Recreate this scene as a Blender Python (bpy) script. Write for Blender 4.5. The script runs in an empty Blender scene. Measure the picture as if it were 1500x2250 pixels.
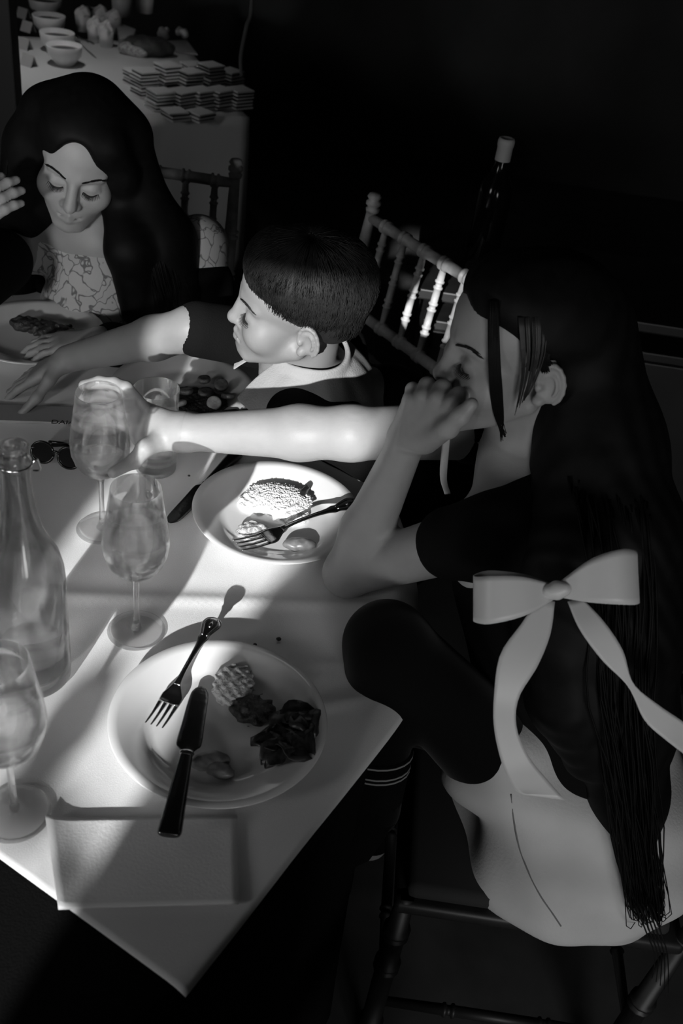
import bpy, bmesh, math, random
import numpy as np
from mathutils import Vector, Matrix
random.seed(7); rng = np.random.default_rng(7)
S = bpy.context.scene
COL = S.collection
# ------------------------------------------------------------------ camera
CAM = np.array([0, 0, 1.70])
RT = np.array([0.988723, 0.089418, 0.120129]); UPV = np.array([-0.149755, 0.590362, 0.793124]); FW = np.array([0, 0.802170, -0.597096])
FPX = 2187.0
cd = bpy.data.cameras.new('camera'); cam = bpy.data.objects.new('camera', cd); COL.objects.link(cam)
cd.sensor_fit = 'VERTICAL'; cd.sensor_height = 36.0; cd.lens = 36.0 * FPX / 2250.0
cd.clip_start = 0.02
cd.dof.use_dof = True; cd.dof.focus_distance = 1.48; cd.dof.aperture_fstop = 6.3
m = Matrix.Identity(4)
for i in range(3):
    m[i][0] = RT[i]; m[i][1] = UPV[i]; m[i][2] = -FW[i]; m[i][3] = CAM[i]
cam.matrix_world = m
S.camera = cam
S.view_settings.view_transform = 'Standard'; S.view_settings.look = 'None'
S.view_settings.exposure = 0.0; S.view_settings.gamma = 1.0
# ------------------------------------------------------------------ light
w = bpy.data.worlds.new('world'); S.world = w; w.use_nodes = True
w.node_tree.nodes['Background'].inputs[0].default_value = (0.8, 0.8, 0.8, 1)
w.node_tree.nodes['Background'].inputs[1].default_value = 0.6
SUND = Vector((0.132, 0.936, -0.326)).normalized()
sl = bpy.data.lights.new('sun', 'SUN'); so = bpy.data.objects.new('sun', sl); COL.objects.link(so)
sl.energy = 7.0; sl.angle = math.radians(0.7)
so.rotation_euler = SUND.to_track_quat('-Z', 'Y').to_euler(); so.location = (-1, -4, 3)
def area(name, loc, target, sx, sy, power, spread=180):
    l = bpy.data.lights.new(name, 'AREA'); o = bpy.data.objects.new(name, l); COL.objects.link(o)
    l.shape = 'RECTANGLE'; l.size = sx; l.size_y = sy; l.energy = power; l.spread = math.radians(spread)
    o.location = loc; o.rotation_euler = (Vector(target) - Vector(loc)).to_track_quat('-Z', 'Y').to_euler()
    return o
area('fill_light_right', (0.75, -1.62, 1.16), (0.75, 2, 1.08), 0.9, 0.7, 22.0)  # soft fill added behind the camera for the girl, bow and dress
area('fill_light_left', (-2.9, -1.62, 1.85), (-0.2, 1.3, 1.10), 0.9, 0.9, 27.0)  # second soft fill added at the left for faces and table

# ------------------------------------------------------------------ helpers
def at(px, py, d):
    v = RT * (px - 750) - UPV * (py - 1125) + FW * FPX
    return CAM + v / np.linalg.norm(v) * d
def on(px, py, z):
    v = RT * (px - 750) - UPV * (py - 1125) + FW * FPX
    return CAM + v * ((z - CAM[2]) / v[2])
def V(*a): return np.array(a, float)
def unit(v): v = np.array(v, float); return v / np.linalg.norm(v)
MATS = {}
def mat(name, g, rough=0.6, metal=0.0, var=0.0, scale=20.0, bump=0.0, bscale=60.0, sheen=0.0, sss=0.0, spec=0.5, coat=0.0):
    if name in MATS: return MATS[name]
    mt = bpy.data.materials.new(name); mt.use_nodes = True; nt = mt.node_tree; b = nt.nodes['Principled BSDF']
    b.inputs['Base Color'].default_value = (g, g, g, 1); b.inputs['Roughness'].default_value = rough; b.inputs['Metallic'].default_value = metal
    b.inputs['Specular IOR Level'].default_value = spec
    if coat: b.inputs['Coat Weight'].default_value = coat
    if sheen: b.inputs['Sheen Weight'].default_value = sheen
    if sss:
        b.inputs['Subsurface Weight'].default_value = sss; b.inputs['Subsurface Radius'].default_value = (1, 1, 1); b.inputs['Subsurface Scale'].default_value = 0.006
    tc = nt.nodes.new('ShaderNodeTexCoord')
    if var:
        n = nt.nodes.new('ShaderNodeTexNoise'); n.inputs['Scale'].default_value = scale; n.inputs['Detail'].default_value = 4
        nt.links.new(tc.outputs['Object'], n.inputs['Vector'])
        r = nt.nodes.new('ShaderNodeValToRGB'); r.color_ramp.elements[0].position = 0.3; r.color_ramp.elements[1].position = 0.7
        a, c = max(g * (1 - var), 0.001), min(g * (1 + var), 0.95)
        r.color_ramp.elements[0].color = (a, a, a, 1); r.color_ramp.elements[1].color = (c, c, c, 1)
        nt.links.new(n.outputs['Fac'], r.inputs['Fac']); nt.links.new(r.outputs['Color'], b.inputs['Base Color'])
    if bump:
        n2 = nt.nodes.new('ShaderNodeTexNoise'); n2.inputs['Scale'].default_value = bscale; n2.inputs['Detail'].default_value = 3
        nt.links.new(tc.outputs['Object'], n2.inputs['Vector'])
        bp = nt.nodes.new('ShaderNodeBump'); bp.inputs['Strength'].default_value = bump; bp.inputs['Distance'].default_value = 0.004
        nt.links.new(n2.outputs['Fac'], bp.inputs['Height']); nt.links.new(bp.outputs['Normal'], b.inputs['Normal'])
    MATS[name] = mt; return mt
def glassmat(name, tint=1.0, ior=1.45, clear=0.35, rough=0.0):
    mt = bpy.data.materials.new(name); mt.use_nodes = True; nt = mt.node_tree
    for n in list(nt.nodes): nt.nodes.remove(n)
    o = nt.nodes.new('ShaderNodeOutputMaterial'); g = nt.nodes.new('ShaderNodeBsdfGlass'); t = nt.nodes.new('ShaderNodeBsdfTransparent'); x = nt.nodes.new('ShaderNodeMixShader')
    g.inputs['Color'].default_value = (tint, tint, tint, 1); g.inputs['IOR'].default_value = ior; g.inputs['Roughness'].default_value = rough
    t.inputs['Color'].default_value = (tint, tint, tint, 1); x.inputs[0].default_value = clear
    nt.links.new(g.outputs[0], x.inputs[1]); nt.links.new(t.outputs[0], x.inputs[2]); nt.links.new(x.outputs[0], o.inputs[0])
    return mt
def mesh_obj(name, verts, faces, material, parent=None, smooth=True):
    me = bpy.data.meshes.new(name); me.from_pydata([tuple(map(float, v)) for v in verts], [], [tuple(map(int, f)) for f in faces]); me.update()
    if smooth: me.polygons.foreach_set('use_smooth', [True] * len(me.polygons))
    o = bpy.data.objects.new(name, me); COL.objects.link(o)
    if material: me.materials.append(material)
    if parent: o.parent = parent
    return o
def bm_obj(name, bm, material, parent=None, smooth=False):
    me = bpy.data.meshes.new(name); bm.to_mesh(me); bm.free()
    if smooth: me.polygons.foreach_set('use_smooth', [True] * len(me.polygons))
    o = bpy.data.objects.new(name, me); COL.objects.link(o); me.materials.append(material)
    if parent: o.parent = parent
    return o
def tag(o, label, cat, group=None, kind=None):
    o['label'] = label
    if cat: o['category'] = cat
    if group: o['group'] = group
    if kind: o['kind'] = kind
    return o
def empty(name, loc, rz=0, rot=None):
    o = bpy.data.objects.new(name, None); o.empty_display_size = 0.05; COL.objects.link(o); o.location = [float(c) for c in loc]
    o.rotation_euler = rot if rot else (0, 0, rz); return o
def copy_tree(o, parent=None):
    c = o.copy(); COL.objects.link(c); c.parent = parent
    for ch in list(o.children): copy_tree(ch, c)
    return c
def box(bm, c, s, rz=0, bev=0):
    r = bmesh.ops.create_cube(bm, size=1.0); vs = r['verts']
    bmesh.ops.scale(bm, vec=s, verts=vs)
    if rz: bmesh.ops.rotate(bm, matrix=Matrix.Rotation(rz, 3, 'Z'), verts=vs)
    bmesh.ops.translate(bm, vec=c, verts=vs)
    if bev:
        es = list({e for v in vs for e in v.link_edges}); bmesh.ops.bevel(bm, geom=es, offset=bev, segments=2, affect='EDGES', profile=0.6)
def lathe(profile, n=48, closed=False):
    vs, fs = [], []; k = len(profile)
    for i in range(n):
        a = 2 * math.pi * i / n
        for r, z in profile: vs.append((r * math.cos(a), r * math.sin(a), z))
    kk = k if closed else k - 1
    for i in range(n):
        j = (i + 1) % n
        for q in range(kk):
            q2 = (q + 1) % k; fs.append((i * k + q, j * k + q, j * k + q2, i * k + q2))
    return vs, fs
def clean(o):
    bm = bmesh.new(); bm.from_mesh(o.data); bmesh.ops.remove_doubles(bm, verts=bm.verts, dist=1e-6)
    bmesh.ops.dissolve_degenerate(bm, dist=1e-7, edges=bm.edges); bmesh.ops.recalc_face_normals(bm, faces=bm.faces); bm.to_mesh(o.data); bm.free(); return o
def spline(pts, n):
    pts = np.array(pts, float); k = len(pts)
    P = np.vstack([2 * pts[0] - pts[1], pts, 2 * pts[-1] - pts[-2]])
    out = []
    for u in np.linspace(0, k - 1, n):
        i = min(int(u), k - 2); t = u - i; a, b, c, d = P[i], P[i + 1], P[i + 2], P[i + 3]
        out.append(0.5 * ((2 * b) + (c - a) * t + (2 * a - 5 * b + 4 * c - d) * t * t + (3 * b - a - 3 * c + d) * t ** 3))
    return np.array(out)
def tube_geo(pts, rads, n=8, ref=None, flat=1.0):
    pts = np.array(pts, float); k = len(pts); rads = np.broadcast_to(np.array(rads, float), (k,))
    T = np.gradient(pts, axis=0); T /= np.maximum(np.linalg.norm(T, axis=1, keepdims=True), 1e-9)
    r = np.array(ref if ref is not None else (0.13, 0.21, 0.97)); vs, fs = [], []
    for i in range(k):
        u = np.cross(T[i], r); nu = np.linalg.norm(u); u = u / nu if nu > 1e-6 else np.array([1., 0, 0]); v = np.cross(T[i], u)
        for q in range(n):
            a = 2 * math.pi * q / n; vs.append(pts[i] + rads[i] * (math.cos(a) * u + flat * math.sin(a) * v))
    for i in range(k - 1):
        for q in range(n):
            q2 = (q + 1) % n; fs.append((i * n + q, i * n + q2, (i + 1) * n + q2, (i + 1) * n + q))
    fs.append(tuple(range(n))[::-1]); fs.append(tuple(range((k - 1) * n, k * n)))
    return vs, fs
def tube(name, pts, rads, material, parent=None, n=8, ref=None, flat=1.0):
    v, f = tube_geo(pts, rads, n, ref, flat); return mesh_obj(name, v, f, material, parent)
def multi_tubes(name, items, material, parent=None, n=4, flat=1.0):
    V_, F_ = [], []
    for pts, rads in items:
        v, f = tube_geo(pts, rads, n, flat=flat); o = len(V_); V_ += v; F_ += [tuple(i + o for i in q) for q in f]
    return mesh_obj(name, V_, F_, material, parent)

# ------------------------------------------------------------------ smooth-union figures
class Fig:
    def __init__(s): s.ops = []; s.frame()
    def frame(s, o=(0, 0, 0), R=np.eye(3), sc=1.0): s.o = np.array(o, float); s.R = np.array(R, float); s.sc = sc; return s
    def w(s, p): return s.o + s.R @ (np.array(p, float) * s.sc)
    def cone(s, a, b, r1, r2=None, k=0.015, sub=False):
        r2 = r1 if r2 is None else r2; s.ops.append(('c', s.w(a), s.w(b), r1 * s.sc, r2 * s.sc, k * s.sc, sub)); return s
    def ball(s, c, r, k=0.015, sub=False): return s.cone(c, np.array(c) + 1e-5, r, r, k, sub)
    def ell(s, c, r, k=0.015, sub=False, rot=None):
        R = s.R if rot is None else s.R @ rot
        s.ops.append(('e', s.w(c), R, np.array(r, float) * s.sc, 0, k * s.sc, sub)); return s
    def chain(s, pts, rads, k=0.012):
        for i in range(len(pts) - 1): s.cone(pts[i], pts[i + 1], rads[i], rads[i + 1], k)
        return s
    def bounds(s):
        lo = np.full(3, 9e9); hi = -lo
        for op in s.ops:
            if op[6]: continue
            if op[0] == 'c': r = max(op[3], op[4]); l = np.minimum(op[1], op[2]) - r; h = np.maximum(op[1], op[2]) + r
            else: r = max(op[3]); l = op[1] - r; h = op[1] + r
            lo = np.minimum(lo, l); hi = np.maximum(hi, h)
        return lo - 0.01, hi + 0.01
    def field(s, lo, hi, res):
        n = np.maximum(np.ceil((hi - lo) / res).astype(int) + 1, 4); D = np.full(n, 1.0, np.float32)
        ax = [lo[i] + res * np.arange(n[i]) for i in range(3)]
        for op in s.ops:
            k = op[5]; mg = k + 3.5 * res
            if op[0] == 'c': r = max(op[3], op[4]); l = np.minimum(op[1], op[2]) - r - mg; h = np.maximum(op[1], op[2]) + r + mg
            else: r = max(op[3]); l = op[1] - r - mg; h = op[1] + r + mg
            i0 = np.clip(np.floor((l - lo) / res).astype(int), 0, n); i1 = np.clip(np.ceil((h - lo) / res).astype(int) + 1, 0, n)
            if np.any(i1 <= i0): continue
            X, Y, Z = np.meshgrid(*[ax[i][i0[i]:i1[i]].astype(np.float32) for i in range(3)], indexing='ij')
            if op[0] == 'c':
                a, b = op[1], op[2]; ab = b - a; L = max(ab @ ab, 1e-12); x, y, z = X - a[0], Y - a[1], Z - a[2]
                t = np.clip((x * ab[0] + y * ab[1] + z * ab[2]) / L, 0, 1)
                d = np.sqrt((x - t * ab[0]) ** 2 + (y - t * ab[1]) ** 2 + (z - t * ab[2]) ** 2) - (op[3] + (op[4] - op[3]) * t)
            else:
                R = op[2]; x, y, z = X - op[1][0], Y - op[1][1], Z - op[1][2]; q = op[3]
                u = [(x * R[0][i] + y * R[1][i] + z * R[2][i]) for i in range(3)]
                k0 = np.sqrt(sum((u[i] / q[i]) ** 2 for i in range(3))); k1 = np.sqrt(sum((u[i] / q[i] ** 2) ** 2 for i in range(3))) + 1e-9
                d = np.where(k0 < 1e-3, -min(q), k0 * (k0 - 1) / k1)
            sl_ = tuple(slice(i0[i], i1[i]) for i in range(3)); A = D[sl_]
            if op[6]:
                hh = np.clip(0.5 - 0.5 * (A + d) / k, 0, 1); D[sl_] = A + (-d - A) * hh + k * hh * (1 - hh)
            else:
                hh = np.clip(0.5 + 0.5 * (A - d) / k, 0, 1); D[sl_] = A + (d - A) * hh - k * hh * (1 - hh)
        return D
    def mesh(s, lo, hi, res, skip=(), disp=None):
        lo = np.array(lo, float); hi = np.array(hi, float); D = s.field(lo, hi, res)
        if disp is not None:
            n = D.shape; g = np.meshgrid(*[lo[i] + res * np.arange(n[i]) for i in range(3)], indexing='ij'); D = D + disp(*g).astype(np.float32)
        sg = D < 0; n = np.array(D.shape); c = [(0, 0, 0), (1, 0, 0), (0, 1, 0), (1, 1, 0), (0, 0, 1), (1, 0, 1), (0, 1, 1), (1, 1, 1)]
        cnt = np.zeros(n - 1, np.int8)
        for a in c: cnt += sg[a[0]:n[0] - 1 + a[0], a[1]:n[1] - 1 + a[1], a[2]:n[2] - 1 + a[2]]
        act = (cnt > 0) & (cnt < 8); I = np.argwhere(act); vid = np.full(n - 1, -1, np.int32); vid[act] = np.arange(len(I))
        P = np.zeros((len(I), 3)); W = np.zeros(len(I))
        vals = [D[I[:, 0] + a[0], I[:, 1] + a[1], I[:, 2] + a[2]] for a in c]
        for i in range(8):
            for j in range(i + 1, 8):
                d = np.array(c[j]) - np.array(c[i])
                if np.abs(d).sum() != 1: continue
                va, vb = vals[i], vals[j]; x = (va < 0) != (vb < 0); t = va[x] / (va[x] - vb[x])
                P[x] += np.array(c[i]) + t[:, None] * d; W[x] += 1
        P = (P / W[:, None] + I) * res + lo
        F = []
        for axn in range(3):
            sl0 = [slice(None)] * 3; sl1 = [slice(None)] * 3; sl0[axn] = slice(0, -1); sl1[axn] = slice(1, None)
            x = sg[tuple(sl0)] != sg[tuple(sl1)]; E = np.argwhere(x); a, b = [q for q in range(3) if q != axn]
            E = E[(E[:, a] > 0) & (E[:, b] > 0) & (E[:, a] < n[a] - 1) & (E[:, b] < n[b] - 1)]
            if not len(E): continue
            ins = sg[E[:, 0], E[:, 1], E[:, 2]]
            da = np.zeros(3, int); da[a] = 1; db = np.zeros(3, int); db[b] = 1
            g = [vid[tuple((E - o).T)] for o in (da + db, db, np.zeros(3, int), da)]
            q = np.stack(g, 1); fl = ins if axn != 1 else ~ins
            q[~fl] = q[~fl][:, ::-1]; F.append(q)
        F = np.vstack(F); F = F[(F >= 0).all(1)]
        for (l2, h2) in skip:
            ctr = P[F].mean(1); F = F[~(((ctr > np.array(l2) + res) & (ctr < np.array(h2) - res)).all(1))]
        return P, F
def figure(name, fig, res, material, parent=None, fine=(), disp=None, lo=None, hi=None):
    a, b = fig.bounds()
    if lo is not None: a = np.maximum(a, lo)
    if hi is not None: b = np.minimum(b, hi)
    P, F = fig.mesh(a, b, res, [(x[0], x[1]) for x in fine], disp); Ps, Fs = [P], [F]; o = len(P)
    for (l, h, r) in fine:
        p, f_ = fig.mesh(l, h, r, (), disp); Ps.append(p); Fs.append(f_ + o); o += len(p)
    P = np.vstack(Ps); F = np.vstack(Fs); used = np.unique(F); rm = np.full(len(P), -1); rm[used] = np.arange(len(used)); P = P[used]; F = rm[F]
    me = bpy.data.meshes.new(name); me.vertices.add(len(P)); me.vertices.foreach_set('co', P.astype(np.float32).ravel())
    me.loops.add(F.size); me.loops.foreach_set('vertex_index', F.astype(np.int32).ravel())
    me.polygons.add(len(F)); me.polygons.foreach_set('loop_start', np.arange(0, F.size, 4, dtype=np.int32)); me.polygons.foreach_set('loop_total', np.full(len(F), 4, np.int32))
    me.polygons.foreach_set('use_smooth', np.ones(len(F), bool)); me.update(calc_edges=True); me.validate()
    ob = bpy.data.objects.new(name, me); COL.objects.link(ob); me.materials.append(material)
    if parent: ob.parent = parent
    return ob
def face_frame(F, roll=0.0, up=(0, 0, 1)):
    F = unit(F); Rr = unit(np.cross(F, up)); U = np.cross(Rr, F); c, s_ = math.cos(roll), math.sin(roll)
    return np.stack([Rr * c + U * s_, F, U * c - Rr * s_], 1)
def rotx(a): c, s_ = math.cos(a), math.sin(a); return np.array([[1, 0, 0], [0, c, -s_], [0, s_, c]])
def roty(a): c, s_ = math.cos(a), math.sin(a); return np.array([[c, 0, s_], [0, 1, 0], [-s_, 0, c]])
def rotz(a): c, s_ = math.cos(a), math.sin(a); return np.array([[c, -s_, 0], [s_, c, 0], [0, 0, 1]])
def add_head(f, O, R, sc, child=0.0):
    f.frame(O, R, sc); ny = 0.113 - 0.006 * child
    f.ell((0, -0.008, 0.048), (0.073, 0.096, 0.080)); f.ell((0, 0.036, 0.048), (0.063, 0.054, 0.056), 0.02)
    f.ell((0, 0.040, -0.028), (0.058 , 0.052, 0.066), 0.025)
    for s_ in (-1, 1):
        f.cone((s_ * 0.055, 0.004, -0.040), (s_ * 0.018, 0.074, -0.087), 0.016, 0.014, 0.02)
        f.ball((s_ * 0.040, 0.058, -0.022), 0.027 + 0.003 * child, 0.02)
        f.cone((s_ * 0.010, 0.085, 0.030), (s_ * 0.044, 0.070, 0.030), 0.0095, 0.008, 0.012)
    f.ball((0, 0.080, -0.086), 0.0165, 0.016)
    f.ell((0, 0.072, -0.055), (0.033, 0.027, 0.028), 0.016)
    for s_ in (-1, 1):
        f.ell((s_ * 0.031, 0.094, 0.007), (0.019, 0.014, 0.013), 0.010, True)
        f.ell((s_ * 0.031, 0.0735, 0.006), (0.0145, 0.0135, 0.0125), 0.005)
        f.cone((s_ * 0.018, 0.0835, 0.006), (s_ * 0.045, 0.076, 0.004), 0.0032, 0.0028, 0.004)
    f.cone((0, 0.088, 0.022), (0, ny - 0.007, -0.020), 0.0085, 0.0115, 0.008); f.ball((0, ny - 0.003, -0.0235), 0.0105, 0.007)
    for s_ in (-1, 1): f.ball((s_ * 0.0115, ny - 0.016, -0.028), 0.0085, 0.006)
    f.cone((-0.016, 0.0915, -0.0515), (0, 0.0965, -0.050), 0.0048, 0.006, 0.005); f.cone((0.016, 0.0915, -0.0515), (0, 0.0965, -0.050), 0.0048, 0.006, 0.005)
    f.cone((-0.014, 0.0905, -0.0615), (0, 0.0955, -0.0625), 0.005, 0.0072, 0.005); f.cone((0.014, 0.0905, -0.0615), (0, 0.0955, -0.0625), 0.005, 0.0072, 0.005)
    f.cone((-0.021, 0.094, -0.0563), (0.021, 0.094, -0.0563), 0.0026, 0.0026, 0.003, True)
    for s_ in (-1, 1):
        r = rotz(s_ * 0.45) @ rotx(-0.15)
        f.ell((s_ * 0.076, -0.012, 0.002), (0.0065, 0.0185, 0.030), 0.006, False, r)
        f.ball((s_ * 0.0745, -0.002, -0.024), 0.0078, 0.006)
        f.ell((s_ * 0.084, -0.009, -0.001), (0.0065, 0.0100, 0.0165), 0.003, True, r)
        hx = [np.array((s_ * 0.0785, -0.012, 0.002)) + r @ np.array((s_ * 0.0022, 0.0165 * math.cos(a), 0.0275 * math.sin(a))) for a in np.linspace(-0.3, 4.4, 12)]
        f.chain(hx, [0.0030] * 12, 0.0025)
        ah = [np.array((s_ * 0.080, -0.010, 0.001)) + r @ np.array((s_ * 0.0015, -0.0085 * math.cos(a) - .001, 0.016 * math.sin(a))) for a in np.linspace(-1.0, 1.1, 6)]
        f.chain(ah, [0.0022] * 6, 0.002)
        f.ell((s_ * 0.082, -0.008, 0.020), (0.003, 0.009, 0.003), 0.003, True, r)
        f.ball((s_ * 0.0765, 0.002, -0.003), 0.0045, 0.004)
    f.cone((0, -0.018, -0.03), (0, -0.022, -0.075), 0.050, 0.047, 0.02)
def lash_items(O, R, sc, side, droop=-0.004):
    fr = Fig().frame(O, R, sc); items = []
    pts = [fr.w((side * x, y, z)) for x, y, z in ((0.018, 0.0865, 0.004 + droop), (0.026, 0.0895, 0.0005 + droop), (0.035, 0.0875, 0.0 + droop), (0.045, 0.079, 0.003 + droop))]
    items.append((spline(pts, 12), np.array([0.0012] * 12) * sc))
    for i in range(14):
        t = i / 13; b = spline(pts, 14)[i]; dv = R @ np.array([side * (t - 0.3) * 0.6, 1, -0.75]); items.append(([b, b + dv * 0.0045 * sc, b + dv * 0.008 * sc + R @ np.array([0, 0, 0.0015])], [0.0007 * sc, 0.0005 * sc, 0.0002]))
    return items
def brow_items(O, R, sc, side):
    fr = Fig().frame(O, R, sc); items = []
    for i in range(26):
        t = i / 25; x = 0.014 + 0.034 * t; y = 0.0955 - 0.0165 * t ** 1.6; z = 0.026 + 0.008 * math.sin(t * 2.4) + random.uniform(-0.0015, 0.0015)
        a = fr.w((side * x, y, z)); b = fr.w((side * (x + 0.008), y - 0.003 - 0.004 * t, z + 0.004 * (1 - 1.4 * t)))
        items.append(([a, (a + b) / 2 + R @ np.array([0, 0.0008, 0]), b], [0.0009 * sc, 0.0009 * sc, 0.0003]))
    return items
# ------------------------------------------------------------------ materials
M_dark = mat('dark_wall', 0.03, 0.9, var=0.3, scale=3)
M_floor = mat('dark_floor', 0.05, 0.5, var=0.3, scale=8)
M_white = mat('white_linen', 0.80, 0.9, bump=0.12, bscale=900, spec=0.1)
M_black = mat('black_cloth', 0.0045, 0.95, bump=0.2, bscale=400, spec=0.1)
M_china = mat('white_china', 0.74, 0.12, coat=0.3)
M_steel = mat('polished_steel', 0.55, 0.16, 1.0, bump=0.05, bscale=200)
M_skin = mat('skin', 0.29, 0.5, var=0.05, scale=30, sss=0.15, bump=0.06, bscale=500, spec=0.35)
M_hair = mat('dark_hair', 0.004, 0.6, var=0.3, scale=60, spec=0.12)
M_hair_b = mat('brown_hair', 0.012, 0.55, var=0.4, scale=60, spec=0.25)
M_lash = mat('lash', 0.012, 0.6)
M_glass = glassmat('clear_glass', 1.0, 1.45, 0.42)
M_bglass = glassmat('bottle_glass', 0.9, 1.45, 0.45)
M_wine = glassmat('pale_wine', 0.98, 1.33, 0.55)
M_water = glassmat('water', 0.97, 1.33, 0.40)
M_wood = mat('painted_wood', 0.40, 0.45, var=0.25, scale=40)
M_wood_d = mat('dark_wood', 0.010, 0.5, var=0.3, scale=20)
# ------------------------------------------------------------------ room
RX0, RX1, RY0, RY1, RZ = -4.2, 2.6, -1.7, 5.6, 2.9
def slab(name, c, s, material):
    bm = bmesh.new(); box(bm, c, s); o = bm_obj(name, bm, material); o['kind'] = 'structure'; return o
slab('floor', ((RX0 + RX1) / 2, (RY0 + RY1) / 2, -0.05), (RX1 - RX0 + .4, RY1 - RY0 + .4, 0.1), M_floor)
slab('ceiling', ((RX0 + RX1) / 2, (RY0 + RY1) / 2, RZ + 0.05), (RX1 - RX0 + .4, RY1 - RY0 + .4, 0.1), M_dark)
slab('wall_back', ((RX0 + RX1) / 2, RY1 + .05, RZ / 2), (RX1 - RX0 + .2, 0.1, RZ), M_dark)
slab('wall_left', (RX0 - .05, (RY0 + RY1) / 2, RZ / 2), (0.1, RY1 - RY0, RZ), M_dark)
slab('wall_right', (RX1 + .05, (RY0 + RY1) / 2, RZ / 2), (0.1, RY1 - RY0, RZ), M_dark)
# wall behind the camera with the tall sunny window opening
WX0, WX1, WZ0, WZ1 = -0.80, -0.26, 0.95, 2.20
bm = bmesh.new()
for x0, x1, z0, z1 in ((RX0, WX0, 0, RZ), (WX1, RX1, 0, RZ), (WX0, WX1, 0, WZ0), (WX0, WX1, WZ1, RZ)):
    box(bm, ((x0 + x1) / 2, RY0 - .05, (z0 + z1) / 2), (x1 - x0, 0.1, z1 - z0))
o = bm_obj('wall_front', bm, M_dark); o['kind'] = 'structure'
bm = bmesh.new()
for x0, x1, z0, z1 in ((WX0 - .05, WX0, WZ0, WZ1), (WX1, WX1 + .05, WZ0, WZ1), (WX0 - .05, WX1 + .05, WZ0 - .05, WZ0), (WX0 - .05, WX1 + .05, WZ1, WZ1 + .05)):
    box(bm, ((x0 + x1) / 2, RY0 + .015, (z0 + z1) / 2), (x1 - x0, 0.03, z1 - z0))
o = bm_obj('window_1', bm, M_wood_d); o['kind'] = 'structure'
# frame added around the right fill light, no opening behind it
bm = bmesh.new()
for x0, x1, z0, z1 in ((.25, .30, .77, 1.47), (1.2, 1.25, .77, 1.47), (.25, 1.25, .72, .77), (.25, 1.25, 1.47, 1.52)):
    box(bm, ((x0 + x1) / 2, RY0 + .02, (z0 + z1) / 2), (x1 - x0, 0.04, z1 - z0))
o = bm_obj('fill_frame_right', bm, M_wood_d); o['kind'] = 'structure'
bm = bmesh.new()  # frame added around the left fill light, on solid wall
for x0, x1, z0, z1 in ((-3.40, -3.35, 1.4, 2.3), (-2.45, -2.40, 1.4, 2.3), (-3.40, -2.40, 1.35, 1.4), (-3.40, -2.40, 2.3, 2.35)):
    box(bm, ((x0 + x1) / 2, RY0 + .02, (z0 + z1) / 2), (x1 - x0, 0.04, z1 - z0))
o = bm_obj('fill_frame_left', bm, M_wood_d); o['kind'] = 'structure'
# unseen plant added at the window; its leaves shade the cloth
pp = empty('shade_plant', (-0.70, RY0 + .20, 0)); tag(pp, 'added potted plant out of view, its leaves shading the table', 'plant')
v, f = lathe([(0, .0), (.09, .0), (.11, .22), (.115, .24), (.10, .24), (.095, .20), (0, .20)], 32); clean(mesh_obj('pot', v, f, M_wood_d, pp))
M_leaf = mat('leaf', .05, .5)
tube('stem', spline([(0, 0, .2), (.01, .0, .7), (-.01, 0, 1.2), (.03, -.03, 1.5), (.05, -.03, 1.62)], 24), np.linspace(.012, .004, 24), M_wood_d, pp, 8)
def leaf(x, z, a, L, W):
    vs, fs = [], []; y0 = -.03; k = 9
    for i in range(k):
        t = i / (k - 1); w_ = W * math.sin(math.pi * min(.98, t * .95 + .03)) ** .8; cx = x + (t - .5) * L * math.cos(a); cz = z + (t - .5) * L * math.sin(a)
        for s_ in (-1, 0, 1): vs.append((cx - s_ * w_ * math.sin(a), y0 + .008 * abs(s_) + .02 * (t - .5) ** 2, cz + s_ * w_ * math.cos(a)))
    for i in range(k - 1):
        for j in range(2): fs.append((i * 3 + j, i * 3 + j + 1, i * 3 + j + 4, i * 3 + j + 3))
    o = mesh_obj('leaf', vs, fs, M_leaf, pp); md = o.modifiers.new('thick', 'SOLIDIFY'); md.thickness = .002; return o
for x, z, a, L, W in ((.105, 1.511, -.1, .10, .014), (.094, 1.556, 1.2, .08, .034), (.181, 1.493, -.35, .08, .010), (-.04, 1.40, 2.4, .16, .03), (-.05, 1.25, 2.9, .16, .03), (.05, 1.1, .4, .15, .03), (-.06, 1.55, 2.2, .12, .025), (.06, .9, .5, .15, .03)): leaf(x, z, a, L, W)
# unseen curtain added; its slanted edge shapes the sunlit patch
vs, fs = [], []; nz, nx = 30, 40
def cedge(z): return np.interp(z, [0.9, 1.45, 1.53, 1.686, 1.724, 1.93, 2.25], [-0.56, -0.53, -0.508, -0.469, -0.425, -0.35, -0.30])
for side in (0, 1):
    for i in range(nz + 1):
        z = 0.9 + 1.4 * i / nz; e = cedge(z)
        for j in range(nx + 1):
            x = e + (0.02 - e) * j / nx; vs.append((x, RY0 + .075 + 0.018 * math.sin(j * 1.15) + 0.012 * side, z))
for side in (0, 1):
    b = side * (nz + 1) * (nx + 1)
    for i in range(nz):
        for j in range(nx):
            q = [b + i * (nx + 1) + j, b + i * (nx + 1) + j + 1, b + (i + 1) * (nx + 1) + j + 1, b + (i + 1) * (nx + 1) + j]; fs.append(q if side else q[::-1])
tag(mesh_obj('curtain', vs, fs, M_black), 'heavy black curtain added out of view to shape the sun patch', 'curtain')

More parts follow.
